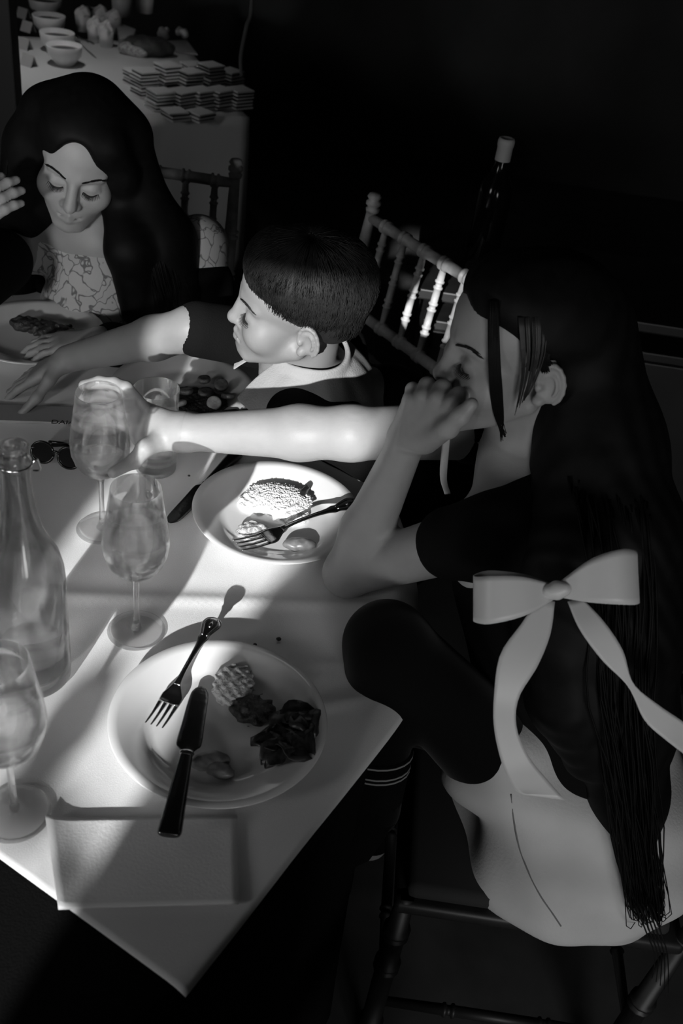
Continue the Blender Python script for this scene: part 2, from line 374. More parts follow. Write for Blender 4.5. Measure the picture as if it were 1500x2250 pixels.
# ------------------------------------------------------------------ round table with black skirt, white square topper
TC = V(-0.84, 1.05); TR = 0.945; TZ = 0.75
tb = empty('round_table', (TC[0], TC[1], 0)); tag(tb, 'large round dining table under a black floor-length cloth', 'table')
prof = [(0.0, TZ - .030), (TR - .02, TZ - .030), (TR - .012, TZ - .012), (TR - .02, TZ - .006), (0.0, TZ - .006)]
v, f = lathe(prof, 72); clean(mesh_obj('table_top', v, f, M_wood_d, tb))
vs, fs = [], []; n, k = 180, 14
for i in range(n):
    a = 2 * math.pi * i / n
    for j in range(k):
        if j < 3: r, z = (0.3, TR - .06, TR - .008)[j], TZ - .004
        else:
            t = (j - 3) / (k - 4); z = TZ - .01 - t * (TZ - .025); r = TR - .003 + 0.012 * t + 0.016 * t * math.sin(22 * a)
        vs.append((r * math.cos(a), r * math.sin(a), z))
for i in range(n):
    for j in range(k - 1): fs.append((i * k + j, ((i + 1) % n) * k + j, ((i + 1) % n) * k + j + 1, i * k + j + 1))
mesh_obj('table_skirt', vs, fs, M_black, tb)
# topper: square of linen, near corner hangs at the table edge
CN = V(-0.077, 0.475); D1 = unit((-0.893, 0.45)); D2 = unit((0.45, 0.893)); NS = 190; SIDE = 1.52
CR0 = V(-0.358, 0.99); CRD = unit(V(0.098, 1.069) - CR0); CRN = V(-CRD[1], CRD[0])
def cloth_pt(p):
    d = p - TC; r = np.linalg.norm(d); a = math.atan2(d[1], d[0]); z = TZ + .0012
    s1 = (p - CR0) @ CRN
    z += 0.0035 * math.exp(-(s1 / 0.010) ** 2) - 0.0012 * math.exp(-((s1 - .03) / 0.02) ** 2)
    s2 = (p - CR0) @ CRD - 0.72; z += 0.0
    z += 0.0008 * math.sin(p[0] * 19 + 2 * math.sin(p[1] * 11)) + 0.0006 * math.sin(p[1] * 31 + p[0] * 13)
    # little rucks by the near plate's right side
    for c, dr, ln in ((V(-.012, .93), unit((1, .22)), .06), (V(-.02, .90), unit((1, .45)), .05), (V(.02, .865), unit((1, .5)), .05)):
        q = p - c; u = q @ dr; v_ = q @ V(-dr[1], dr[0]); z += 0.003 * math.exp(-(v_ / .010) ** 2 - (u / ln) ** 2)
    e = r - (TR - .012)
    if e <= 0: return (p[0], p[1], z)
    B = 0.045; ph = min(e / B, math.pi / 2); rr = TR - .012 + B * math.sin(ph); zz = z - B * (1 - math.cos(ph)); ex = max(0, e - B * math.pi / 2)
    am = min(1, ex / .12); rr += (0.022 * math.sin(a * 17 + 1.2) + 0.03) * am + .10 * ex * 0.6; zz -= ex * 0.97
    return (TC[0] + rr * math.cos(a), TC[1] + rr * math.sin(a), zz)
vs, fs = [], []
for i in range(NS + 1):
    for j in range(NS + 1): vs.append(cloth_pt(CN + D1 * SIDE * i / NS + D2 * SIDE * j / NS))
for i in range(NS):
    for j in range(NS): fs.append((i * (NS + 1) + j, i * (NS + 1) + j + 1, (i + 1) * (NS + 1) + j + 1, (i + 1) * (NS + 1) + j))
o = mesh_obj('tablecloth', vs, fs, M_white); tag(o, 'square white linen tablecloth with pressed creases on the round table', 'tablecloth')
md = o.modifiers.new('thick', 'SOLIDIFY'); md.thickness = 0.0008; md.offset = 1

# ------------------------------------------------------------------ tableware
PLATE = [(0.0, 0.0015), (0.055, 0.0015), (0.058, 0.0), (0.066, 0.0), (0.070, 0.002), (0.090, 0.006), (0.118, 0.0165), (0.1295, 0.0205), (0.1305, 0.0215), (0.1295, 0.0228), (0.118, 0.0195), (0.098, 0.0125), (0.089, 0.0085), (0.084, 0.0058), (0.076, 0.0048), (0.0, 0.0048)]
def plate(px, py, label, sc=1.0, z=TZ + .0028):
    c = on(px, py, TZ + 0.015); v, f = lathe([(r * sc, zz) for r, zz in PLATE], 96)
    o = clean(mesh_obj('dinner_plate', v, f, M_china)); o.location = (c[0], c[1], z + 0.002); tag(o, label, 'plate', 'white dinner plates'); return c
PL1 = plate(480, 1590, 'white dinner plate with mash and dark salad, nearest the napkin')
PL2 = plate(608, 1132, 'white dinner plate with rice and a fork beside the propped elbow')
PL3 = plate(404, 862, 'white dinner plate of browned vegetable slices behind the water tumbler')
PL4 = plate(78, 738, 'shadowed dinner plate under the outstretched arm of the boy')
PZ = TZ + .0048 + .0048   # top of a plate well

GL_OUT = [(0.0, 0.0), (0.030, 0.0), (0.0375, 0.0008), (0.038, 0.0016), (0.030, 0.003), (0.012, 0.0055), (0.006, 0.010), (0.0042, 0.020), (0.0036, 0.050), (0.0038, 0.085), (0.006, 0.094), (0.014, 0.100), (0.025, 0.108), (0.035, 0.121), (0.0405, 0.138), (0.0415, 0.152), (0.039, 0.178), (0.0345, 0.205), (0.0305, 0.2335), (0.030, 0.235)]
GL_IN = [(0.0295, 0.2345), (0.0335, 0.205), (0.038, 0.178), (0.0405, 0.152), (0.0395, 0.138), (0.034, 0.122), (0.024, 0.1095), (0.013, 0.102), (0.0, 0.100)]
def liquid(inner, level, bottom_r=0.0):
    pts = [(max(r - .0003, 0), z + .0003) for r, z in inner if z < level]; zs = [z for r, z in inner]; 
    i = [q for q in range(len(inner) - 1) if inner[q][1] >= level > inner[q + 1][1]][0]
    t = (inner[i][1] - level) / (inner[i][1] - inner[i + 1][1]); rl = inner[i][0] + t * (inner[i + 1][0] - inner[i][0]) - .0003
    return [(0, level), (rl - .001, level), (rl, level + .0006)] + pts
def wine_glass(x, y, label, level, sc=1.0):
    e = empty('wine_glass', (x, y, TZ + .0045)); tag(e, label, 'glass', 'stemmed wine glasses')
    v, f = lathe([(r * sc, z * sc) for r, z in GL_OUT + GL_IN], 64); clean(mesh_obj('glass_body', v, f, M_glass, e))
    if level:
        v, f = lathe([(r * sc, z * sc) for r, z in liquid(GL_IN, level)], 64); clean(mesh_obj('white_wine', v, f, M_wine, e))
    return e
wine_glass(-0.245, 0.941, 'wine glass half full of pale wine standing by the near plate', 0.163)
wine_glass(-0.347, 1.139, 'wine glass with a little wine gripped by the reaching hand', 0.128)
wine_glass(-0.300, 0.640, 'wine glass at the left edge beside the folded napkin', 0.150)
# tumbler
e = empty('water_tumbler', (-0.309, 1.312, TZ + .0045)); tag(e, 'straight-sided water tumbler behind the outstretched arm', 'glass')
TI = [(0.0335, 0.1495), (0.0325, 0.09), (0.0310, 0.025), (0.028, 0.019), (0.0, 0.018)]
v, f = lathe([(0, 0.0), (0.030, 0), (0.0325, 0.002), (0.033, 0.006), (0.0340, 0.09), (0.0352, 0.150), (0.0345, 0.1505)] + TI, 64); clean(mesh_obj('glass_body', v, f, M_glass, e))
v, f = lathe(liquid(TI, 0.100), 64); clean(mesh_obj('water', v, f, M_water, e))
# bottle
e = empty('glass_bottle', (-0.347, 0.838, TZ + .0045)); tag(e, 'clear open glass bottle with a swing-top neck at the left edge', 'bottle')
BO = [(0.0, 0.012), (0.025, 0.004), (0.040, 0.0), (0.0445, 0.006), (0.0452, 0.02), (0.0452, 0.155), (0.0440, 0.175), (0.0395, 0.195), (0.031, 0.213), (0.0235, 0.232), (0.0185, 0.258), (0.0158, 0.29), (0.0148, 0.313), (0.0152, 0.315), (0.0175, 0.317), (0.0180, 0.326), (0.0165, 0.329), (0.0160, 0.334), (0.0168, 0.339), (0.0160, 0.343), (0.0145, 0.344)]
BI = [(0.0115, 0.3435), (0.0110, 0.33), (0.0118, 0.29), (0.0150, 0.258), (0.020, 0.233), (0.0278, 0.214), (0.0362, 0.195), (0.0405, 0.175), (0.0418, 0.155), (0.0418, 0.026), (0.038, 0.018), (0.0, 0.022)]
v, f = lathe(BO + BI, 64); clean(mesh_obj('bottle_body', v, f, M_bglass, e))
v, f = lathe(liquid(BI, 0.050), 64); clean(mesh_obj('water', v, f, M_water, e))
wr = []
for s_ in (-1, 1): wr.append((spline([(s_ * .0185, 0, .322), (s_ * .022, .004, .328), (s_ * .0225, .010, .318), (s_ * .021, .016, .305), (s_ * .012, .020, .300)], 10), 0.0011))
wr.append((np.array([(0.0185 * math.cos(a), 0.0185 * math.sin(a), 0.3225) for a in np.linspace(0, 2 * math.pi, 30)]), 0.0011))
multi_tubes('wire_clasp', wr, M_steel, e, 6)

# ---- cutlery: swept plates, local x along the length
def sweep(stations, n=12, sub=5):
    st = np.array(stations, float); L = spline(st, (len(st) - 1) * sub + 1); vs, fs = [], []
    for s_, w_, z, t in L:
        for q in range(n):
            a = 2 * math.pi * q / n; c, d = math.cos(a), math.sin(a)
            vs.append((s_, max(w_, .0003) * np.sign(c) * abs(c) ** 0.7, z + max(t, .0003) * np.sign(d) * abs(d) ** 0.8))
    k = len(L)
    for i in range(k - 1):
        for q in range(n): fs.append((i * n + q, i * n + (q + 1) % n, (i + 1) * n + (q + 1) % n, (i + 1) * n + q))
    fs.append(tuple(range(n))[::-1]); fs.append(tuple(range((k - 1) * n, k * n))); return vs, fs
def orient(e, tip, end, roll=0):
    tip = np.array(tip); end = np.array(end); x = unit(end - tip); y = unit(np.cross((0, 0, 1), x)); z = np.cross(x, y)
    mm = Matrix.Identity(4)
    for i in range(3): mm[i][0] = x[i]; mm[i][1] = y[i]; mm[i][2] = z[i]; mm[i][3] = tip[i]
    e.matrix_world = mm @ Matrix.Rotation(roll, 4, 'X')
def fork(tip, end, label, roll=0):
    L = np.linalg.norm(np.array(end) - np.array(tip)); k = L / 0.205; e = empty('table_fork', (0, 0, 0)); tag(e, label, 'fork', 'kings-pattern forks')
    H = [(.072, .0042, .006, .0016), (.082, .0030, .0085, .0017), (.105, .0026, .010, .0018), (.130, .0030, .0095, .0018), (.150, .0042, .008, .0018), (.160, .0062, .007, .0020), (.168, .0060, .0065, .0018), (.178, .0085, .006, .0019), (.190, .0112, .005, .0022), (.200, .0090, .0045, .0020), (.205, .003, .0042, .001)]
    v, f = sweep([(a * k, b * k * 1.3, c, d) for a, b, c, d in H]); mesh_obj('handle', v, f, M_steel, e)
    v, f = sweep([(a * k, b * k * 1.3, c, d) for a, b, c, d in ((.044, .0112, .0008, .0010), (.050, .0118, .0002, .0011), (.058, .0112, .0012, .0012), (.066, .0075, .0038, .0014), (.073, .0045, .006, .0016))]); mesh_obj('fork_head', v, f, M_steel, e)
    for q in range(4):
        y = 1.3 * (-.0093 + .0062 * q); v, f = sweep([(a * k, b * k * 1.25, c, d) for a, b, c, d in ((0, .0008, .0075, .0005), (.010, .0013, .0050, .0008), (.025, .0016, .0022, .0009), (.046, .0022, .0006, .0010))], 8)
        mesh_obj('tine', [(a, b + (y * k), c) for a, b, c in v], f, M_steel, e)
    # raised scroll beads on the handle end
    for s_ in (-1, 1): tube('handle_scroll', spline([(.165 * k, s_ * .003, .0085), (.178 * k, s_ * .0062, .0078), (.190 * k, s_ * .0085, .0070), (.199 * k, s_ * .005, .0066)], 12), 0.0011, M_steel, e, 6)
    tube('handle_bead', spline([(.182 * k, 0, .0078), (.19 * k, 0, .0074), (.196 * k, 0, .0068)], 6), [.001, .003, .003, .003, .002, .001], M_steel, e, 8, None, 0.5)
    orient(e, tip, end, roll); return e
def knife(tip, end, label, roll=0, frac=0.48):
    L = np.linalg.norm(np.array(end) - np.array(tip)); k = L / 0.235; e = empty('table_knife', (0, 0, 0)); tag(e, label, 'knife', 'table knives')
    b = 0.235 * frac
    B = [(0, .002, .003, .0006), (.006, .0062, .003, .0008), (.02, .0092, .003, .0010), (b * .6, .0108, .003, .0012), (b - .014, .0118, .003, .0014), (b - .006, .0085, .003, .0018), (b, .0052, .003, .0026)]
    v, f = sweep([(a * k, w_ * 1.25, c, d) for a, w_, c, d in B]); mesh_obj('blade', v, f, M_knife, e)
    v, f = sweep([(a * k, w_ * 1.25, c, d) for a, w_, c, d in ((b - .001, .0064, .0035, .0038), (b + .002, .0070, .0035, .0042), (b + .005, .0062, .0035, .0036))]); mesh_obj('bolster', v, f, M_steel, e)
    H = [(b + .004, .0058, .0035, .0034), (b + .02, .0066, .0035, .0036), (b + .06, .0082, .0035, .0040), (.215, .0100, .0035, .0044), (.230, .0102, .0035, .0042), (.234, .0082, .0035, .0034), (.235, .004, .0035, .002)]
    v, f = sweep([(a * k, w_ * 1.25, c, d) for a, w_, c, d in H]); mesh_obj('handle', v, f, M_knife, e)
    orient(e, tip, end, roll); return e
M_knife = mat('dark_steel', 0.16, 0.22, 1.0, bump=0.08, bscale=120)
fork(on(338, 1602, PZ + .004), on(473, 1362, TZ + .036), 'ornate fork lying tines-down across the near plate')
knife(on(442, 1512, PZ + .008), on(370, 1842, TZ + .030), 'dark table knife lying across the near plate over the napkin')
fork(on(521, 1206, PZ + .012), on(786, 1106, TZ + .032), 'ornate fork resting on the plate with rice by the elbow')
knife(on(372, 1152, TZ + .0062), on(520, 1000, TZ + .0062), 'table knife lying on the cloth beside the plate with rice', frac=.52)
knife(on(462, 916, PZ + .012), on(606, 903, TZ + .024), 'slim knife resting on the rim of the plate of vegetable slices', frac=.45)
# napkin folded square and a second one by the far plate
def napkin(pts, label, h=.004):
    P4 = [on(px, py, TZ + .005)[:2] for px, py in pts]; vs, fs = [], []; n = 22
    for s_ in (1, 0):
        for i in range(n + 1):
            for j in range(n + 1):
                u, v_ = i / n, j / n; p = (P4[0] * (1 - u) + P4[1] * u) * (1 - v_) + (P4[3] * (1 - u) + P4[2] * u) * v_
                z = TZ + .0038 + (h + .0006 * math.sin(u * 4) * v_ + .0002 * math.sin(v_ * 9 + u) + (0.006 * max(0, 1 - u * 6) ** 2) if s_ else 0.0)
                vs.append((p[0], p[1], z))
    N = (n + 1) ** 2; w_ = n + 1
    for i in range(n):
        for j in range(n):
            a = i * w_ + j; q = [a, a + w_, a + w_ + 1, a + 1]; fs.append(q); fs.append([x + N for x in q[::-1]])
    ring = [(i, 0) for i in range(n)] + [(n, j) for j in range(n)] + [(i, n) for i in range(n, 0, -1)] + [(0, j) for j in range(n, 0, -1)]
    for a, b in zip(ring, ring[1:] + ring[:1]):
        i, j = a[0] * w_ + a[1], b[0] * w_ + b[1]; fs.append([i, i + N, j + N, j])
    return tag(clean(mesh_obj('paper_napkin', vs, fs, M_nap)), label, 'napkin')
M_nap = mat('paper_napkin', 0.84, 0.9, bump=0.1, bscale=300)
napkin([(100, 1802), (521, 1796), (524, 1986), (128, 1998)], 'folded white paper napkin in front of the near plate')
napkin([(470, 905), (588, 880), (640, 925), (500, 945)], 'white napkin under the knife at the far plate', .003)
# printed booklet at the left edge
bk = empty('booklet', (0, 0, 0)); tag(bk, 'thin printed booklet lying at the left edge behind the bottle', 'booklet')
a, b = on(-60, 930, TZ)[:2], on(190, 938, TZ)[:2]; dx = unit(b - a); dy = V(-dx[1], dx[0]); vs = []
for z in (TZ + .0035, TZ + .008):
    for p in (a, b, b + dy * .05, a + dy * .05): vs.append((p[0], p[1], z))
mesh_obj('cover', vs, [(3, 2, 1, 0), (4, 5, 6, 7), (0, 1, 5, 4), (1, 2, 6, 5), (2, 3, 7, 6), (3, 0, 4, 7)], mat('booklet_paper', .30, .6), bk, False)
tcv = bpy.data.curves.new('cover_text', 'FONT'); tcv.body = 'DAIA'; tcv.size = .017; tcv.extrude = .0001; tcv.materials.append(mat('ink', .01, .7))
tob = bpy.data.objects.new('tmp', tcv); tme = bpy.data.meshes.new_from_object(tob); bpy.data.objects.remove(tob); to = bpy.data.objects.new('cover_text', tme); COL.objects.link(to); q = on(111, 931, TZ + .008); to.location = (q[0], q[1], TZ + .0083); to.rotation_euler = (0, 0, math.atan2(dx[1], dx[0])); to.parent = bk
# sunglasses
sg = empty('sunglasses', (0, 0, 0)); tag(sg, 'folded dark sunglasses on the cloth between bottle and wine glass', 'sunglasses')
M_plastic = mat('black_plastic', .008, .15)
a, b = on(66, 1012, TZ), on(182, 1038, TZ); ex = unit(b - a); ey = unit(np.cross((0, 0, 1), ex)); c0 = (a + b) / 2; LW = np.linalg.norm(b - a)
for s_ in (-1, 1):
    c = c0 + ex * s_ * LW * .25 + V(0, 0, .022); ring = [c + ex * LW * .21 * math.cos(t) + (V(0, 0, 1) * .9 + ey * .3) * .018 * math.sin(t) for t in np.linspace(0, 2 * math.pi, 25)]
    tube('rim', ring, .0022, M_plastic, sg, 6); vsl = [c] + ring[:-1]; mesh_obj('lens', vsl, [(0, i + 1, (i + 1) % 24 + 1) for i in range(24)], M_plastic, sg)
    st = c0 + ex * s_ * LW * .46 + V(0, 0, .026); tube('temple', spline([st, st + ey * .02 - ex * s_ * .02 + V(0, 0, -.004), st + ey * .045 - ex * s_ * LW * .5 + V(0, 0, -.012), st + ey * .05 - ex * s_ * LW * .85 + V(0, 0, -.018)], 16), .0028, M_plastic, sg, 6)
tube('bridge', spline([c0 - ex * .006 + V(0, 0, .026), c0 + V(0, 0, .029), c0 + ex * .006 + V(0, 0, .026)], 6), .002, M_plastic, sg, 6)
# ------------------------------------------------------------------ GIRL leaning on her hand
def lerp(a, b, t): return np.array(a) * (1 - t) + np.array(b) * t
gO = V(0.1906, 1.1298, 1.1432); gR = np.array([[-0.286, -0.9569, -0.0503], [0.9579, -0.284, -0.0432], [0.027, -0.0605, 0.9978]]); gs = 0.96
girl = empty('person', (0.40, 0.95, 0)); tag(girl, 'girl in a white dress with long dark hair resting her chin on one hand', 'person')
def child_of(o, p):
    o.parent = p; o.matrix_parent_inverse = Matrix.Translation(-Vector(p.location)); return o
g = Fig(); add_head(g, gO, gR, gs, 1.0); g.frame()
NB = V(0.228, 1.135, 0.995); SHL = V(0.180, 1.005, 0.950); SHR = V(0.225, 1.265, 0.950); CH = V(0.262, 1.10, 0.88); PE = V(0.40, 0.99, 0.55)
g.cone(gO + gR @ V(0, -.02, -.07) * gs, NB, .042, .046, .02)
g.cone(NB, CH, .050, .095, .04); g.cone(CH, lerp(CH, PE, .55), .095, .088, .03); g.cone(lerp(CH, PE, .55), PE, .088, .115, .03)
g.cone(NB + V(0, 0, -.02), SHL, .040, .042, .03); g.cone(NB + V(0, 0, -.02), SHR, .040, .042, .03)
EL = at(762, 1268, 1.425); EL[2] = max(EL[2], TZ + .036); WL = at(893, 972, 1.275)
g.cone(SHL, EL, .041, .033, .02); g.cone(EL, lerp(EL, WL, .35), .033, .035, .015); g.cone(lerp(EL, WL, .35), WL, .035, .0235, .015)
# hand at the mouth: back of the hand to the camera
kn = [at(903, 880, 1.235), at(931, 872, 1.222), at(962, 876, 1.208), at(994, 889, 1.196)]
pip = [at(907, 856, 1.244), at(938, 847, 1.232), at(972, 853, 1.218), at(1008, 870, 1.206)]
for i in range(4): g.cone(lerp(WL, lerp(kn[0], kn[3], .5), .12) + (kn[i] - lerp(kn[0], kn[3], .5)) * .45, kn[i], .0165, .0108, .012)
rf = (.0090, .0102, .0108, .0106)
for i in range(4):
    d2 = pip[i] + FW * .020 - UPV * .012; d3 = d2 - UPV * .018 + FW * .004
    g.chain([kn[i], pip[i], d2, d3], [rf[i] + .0012, rf[i], rf[i] * .95, rf[i] * .85], .004)
th = [at(935, 968, 1.25), at(985, 940, 1.195), at(1012, 914, 1.175), at(1036, 888, 1.170)]
g.chain(th, [.017, .0115, .0098, .0078], .008)
# right arm reaching for the glass
ER = at(772, 952, 1.345); WR = at(405, 950, 1.425)
g.cone(SHR, ER, .042, .036, .02); g.cone(ER, lerp(ER, WR, .3), .036, .0365, .015); g.cone(lerp(ER, WR, .3), WR, .0365, .0255, .015)
PK = at(312, 930, 1.455)
for (px, py), r in zip(((318, 902), (310, 925), (306, 950), (312, 968)), (.013, .013, .013, .012)): g.cone(WR, at(px, py, 1.452), .0225, r, .012)
GX = V(-0.347, 1.139)
def wrapf(z0, a0, a1, r, rad, n=5):
    return [V(GX[0] + rad * math.cos(a), GX[1] + rad * math.sin(a), z0 + dz) for a, dz in zip(np.linspace(a0, a1, n), np.linspace(0, r, n))]
for z0, rr, (px, py) in ((.985, .0088, (318, 902)), (.962, .0090, (310, 925)), (.939, .0088, (306, 950)), (.918, .0080, (312, 968))):
    gr = np.interp(z0 - TZ - .0045, [.12, .14, .155, .18, .205, .235], [.036, .041, .042, .0395, .035, .031])
    pts = [at(px, py, 1.452)] + wrapf(z0, .75, 2.35, -.006, gr + rr + .0005, 4); g.chain(pts, [rr + .002, rr + .001, rr, rr, rr * .85], .004)
tp = [at(352, 968, 1.425), at(318, 985, 1.408), V(GX[0] + .052, GX[1] - .012, .895), V(GX[0] + .030, GX[1] - .042, .892)]
g.chain(tp, [.016, .0115, .0098, .0080], .008)
# legs
HL, HR = PE + V(-.02, -.075, -.02), PE + V(-.02, .085, -.02); KL, KR = at(850, 1415, 1.315), V(.115, 1.12, .50)
g.cone(HL, KL, .072, .050, .02); g.cone(HR, KR, .072, .050, .02)
FL = at(812, 1790, 1.45)
g.cone(KL, FL, .046, .032, .02); g.cone(FL, FL + V(-.06, -.02, -.10), .030, .022, .015)
g.cone(KR, KR + V(.03, 0, -.36), .048, .030, .02); g.cone(KR + V(.03, 0, -.38), KR + V(-.10, 0, -.455), .030, .022, .015)
hd = 0.15
body = figure('body', g, .0055, M_skin, None, fine=[(gO - V(.135, .115, .125), gO + V(.125, .115, .15), .0022), (at(945, 905, 1.215) - V(.062, .05, .062), at(945, 905, 1.215) + V(.062, .05, .062), .002), (V(-.415, 1.07, .86), V(-.235, 1.235, 1.02), .002)])
child_of(body, girl)
child_of(multi_tubes('eyelash', lash_items(gO, gR, gs, -1), M_lash), girl); child_of(multi_tubes('eyebrow', brow_items(gO, gR, gs, -1), M_hair_b), girl)
# finger nails on the visible thumb
# white dress
M_dress = mat('white_dress_cotton', 0.52, 0.85, var=0.06, scale=14, bump=0.15, bscale=250)
d = Fig(); d.cone(lerp(CH, PE, .05) + V(-.012, 0, 0), lerp(CH, PE, .6), .100, .098, .03); d.cone(lerp(CH, PE, .6), PE, .098, .132, .04)
d.ell(PE + V(.03, -.01, -.02), (.155, .185, .125), .04); d.ell(PE + V(.02, -.105, -.045), (.16, .10, .085), .04); d.ell(PE + V(.02, .10, -.045), (.16, .10, .085), .04)
d.cone(HL + V(0, -.005, .01), lerp(HL, KL, .36), .092, .082, .03); d.cone(HR, HR + V(-.09, 0, .01), .095, .075, .03)
# skirt hem spread on the seat
d.ell(PE + V(-.01, -.02, -.085), (.165, .200, .040), .03)
def folds(X, Y, Z):
    return 0.0070 * np.sin(30 * Y + 22 * Z + 5 * np.sin(9 * Z)) * np.clip((0.80 - Z) / .25, 0, 1) + 0.002 * np.sin(60 * X + 30 * Z)
dress_o = figure('dress', d, .005, M_dress, None, disp=folds)
from mathutils.bvhtree import BVHTree
dme = dress_o.data; bvh = BVHTree.FromPolygons([v.co[:] for v in dme.vertices], [p.vertices[:] for p in dme.polygons]); sp = []
for px, py in ((1122, 1745), (1128, 1800), (1140, 1860), (1160, 1915), (1185, 1965), (1212, 2005), (1232, 2035)):
    dr = unit(at(px, py, 1.0) - CAM); hit = bvh.ray_cast(Vector(CAM), Vector(dr))
    if hit[0] is not None: sp.append(np.array(hit[0]) - dr * .0004)
child_of(dress_o, girl)
if len(sp) > 3: sm_ = tube('dress_seam', spline(sp, 40), .0011, mat('seam_thread', .16, .9), None, 6); sm_.parent = dress_o
child_of(tube('dress_strap', spline([at(985, 925, 1.30), at(978, 990, 1.295), at(974, 1050, 1.29), at(983, 1085, 1.285)], 14), .0055, M_dress, None, 8, None, .35), girl)
# dark shrug over the shoulders
c = Fig(); c.cone(NB + V(.055, -.01, -.06), CH + V(.03, -.01, -.05), .085, .105, .04); c.cone(CH + V(.018, -.012, -.05), lerp(CH, PE, .80) + V(.010, -.025, 0), .112, .122, .04)
c.cone(NB + V(.05, -.03, -.035), SHL + V(.012, -.005, 0), .052, .054, .03); c.cone(NB + V(.05, .03, -.035), SHR, .052, .053, .03)
c.cone(SHL + V(.012, -.005, 0), lerp(SHL, EL, .20), .054, .049, .02); c.cone(SHR, lerp(SHR, ER, .25), .053, .047, .02)
child_of(figure('black_shrug', c, .005, M_black, None), girl)
# hair: cap, swept back, long mass down the back
h = Fig().frame(gO, gR, gs)
h.ell((0, -.018, .058), (.0815, .098, .082), .02); h.ell((0, -.060, .03), (.070, .065, .075), .03); h.ell((0, .030, .090), (.066, .055, .045), .02)
h.ell((0, .085, .005), (.0615, .065, .074), .008, True); h.ell((-.075, .032, -.046), (.03, .050, .055), .01, True); h.ell((.075, .03, -.02), (.03, .050, .05), .01, True)
h.ell((-.085, -.010, .0), (.024, .026, .036), .006, True); h.ell((.085, -.010, .0), (.024, .026, .036), .006, True)
h.frame(); bk_ = gO + gR @ V(0, -.085, .02) * gs
hp = [bk_, V(.310, 1.09, 1.05), V(.340, 1.02, .96), V(.365, .965, .86), V(.400, .92, .75), V(.435, .88, .65), V(.475, .84, .55)]
h.chain(hp, [.062, .078, .090, .086, .070, .048, .018], .03)
h.chain([V(.30, 1.06, 1.03), V(.285, .985, .95), V(.300, .940, .87), V(.325, .905, .79), V(.36, .88, .71)], [.055, .060, .060, .052, .025], .03)
def strandy(X, Y, Z): return 0.0010 * np.sin(150 * (Y + .35 * X) + 9 * np.sin(13 * Z) + 7 * np.sin(17 * X))
child_of(figure('hair', h, .004, M_hair, None, disp=strandy), girl)
it = []
fr = Fig().frame(gO, gR, gs)
for i in range(26):  # lock falling in front of the ear
    t = i / 25; a = fr.w((-.046 - .008 * random.random(), .066 + .010 * t, .105)); b = fr.w((-.067, .058 + .013 * t, .040)); c_ = fr.w((-.072, .046 + .015 * t, -.015)); d_ = fr.w((-.068, .036 + .010 * t, -.055)); e_ = fr.w((-.064, .026 + .008 * random.random(), -.078 - .014 * random.random()))
    it.append((spline([a, b, c_, d_, e_], 16), np.linspace(.0016, .0004, 16)))
for i in range(60):  # thin strands over the temple towards the ear
    u = random.random(); a = fr.w((-.066, .030 - .05 * u, .095)); b = fr.w((-.0795, .018 - .02 * u, .045)); c_ = fr.w((-.080, .004 - .012 * u, .018 + .02 * random.random()))
    it.append((spline([a, b, c_], 8), np.linspace(.0012, .0005, 8)))
for i in range(260):  # long loose hair over the back
    u, w_ = random.random(), random.random(); off = V(random.uniform(-.05, .05), random.uniform(-.10, .06), 0)
    p = [hp[j] + off * (1 - .09 * j) + V(.0, -.035, .0) + V(*rng.normal(0, .005, 3)) for j in range(len(hp))]; p.append(hp[-1] + V(.02, -.012, -.045) + off * .15 + V(*rng.normal(0, .006, 3)))
    it.append((spline(p[1:], 18), np.linspace(.0018, .0004, 18)))
for i in range(5):  # wispy ends by the hem
    it.append((spline([on(1395 + 9 * i, 1985, .60), on(1418 + 8 * i, 2045, .58), on(1438 + 7 * i, 2100, .56), on(1450 + (i - 2) * 9, 2150 + 8 * i, .54)], 12), np.linspace(.0016, .0006, 12)))
child_of(multi_tubes('hair_strands', it, M_hair, None, 4), girl)
it = []
for i in range(46):  # brushed-back hair before the ear; sunlight put into its lighter colour
    u = random.random(); v_ = random.random(); a = fr.w((-.0700, .048 - .04 * u, .092)); b = fr.w((-.0815, .040 - .034 * u, .050)); c_ = fr.w((-.0815, .032 - .022 * u, .012)); d_ = fr.w((-.0775, .028 - .014 * u, -.012 - .035 * v_ * (1 - u)))
    it.append((spline([a, b, c_, d_], 10), np.linspace(.0008, .0003, 10)))
child_of(multi_tubes('lit_temple_hair', it, mat('lit_temple_hair', .016, .5, var=.4, scale=200), None, 4), girl)
# black tights
M_tights = mat('black_tights', .004, .95, sheen=.10, spec=.03)
tg = Fig(); tg.cone(lerp(HL, KL, .1), KL, .078, .0545, .02); tg.cone(KL, lerp(KL, FL, .95), .0535, .042, .02)
tg.cone(lerp(HR, KR, .1), KR, .080, .0565, .02); tg.cone(KR, KR + V(.02, 0, -.16), .0565, .052, .02)
child_of(figure('tights', tg, .005, M_tights, None), girl)
# socks with two pale stripes
M_str = mat('stripe', .30, .8)
for A_, B_ in ((KL, FL), (KR, KR + V(.03, 0, -.36))):
    r0 = .0505; child_of(tube('sock', [lerp(A_, B_, .59), lerp(A_, B_, 1.0)], [r0, .040], M_black, None, 24), girl)
    for t in (.60, .665, .69): child_of(tube('sock_stripe', [lerp(A_, B_, t), lerp(A_, B_, t + .008)], [r0 + .0006 - .0256 * (t - .59)] * 2, M_str, None, 24), girl)
child_of(tube('shoe', [FL + V(0, 0, .02), FL + V(-.02, -.01, -.05), FL + V(-.065, -.022, -.11)], [.040, .038, .022], M_black, None, 16), girl)
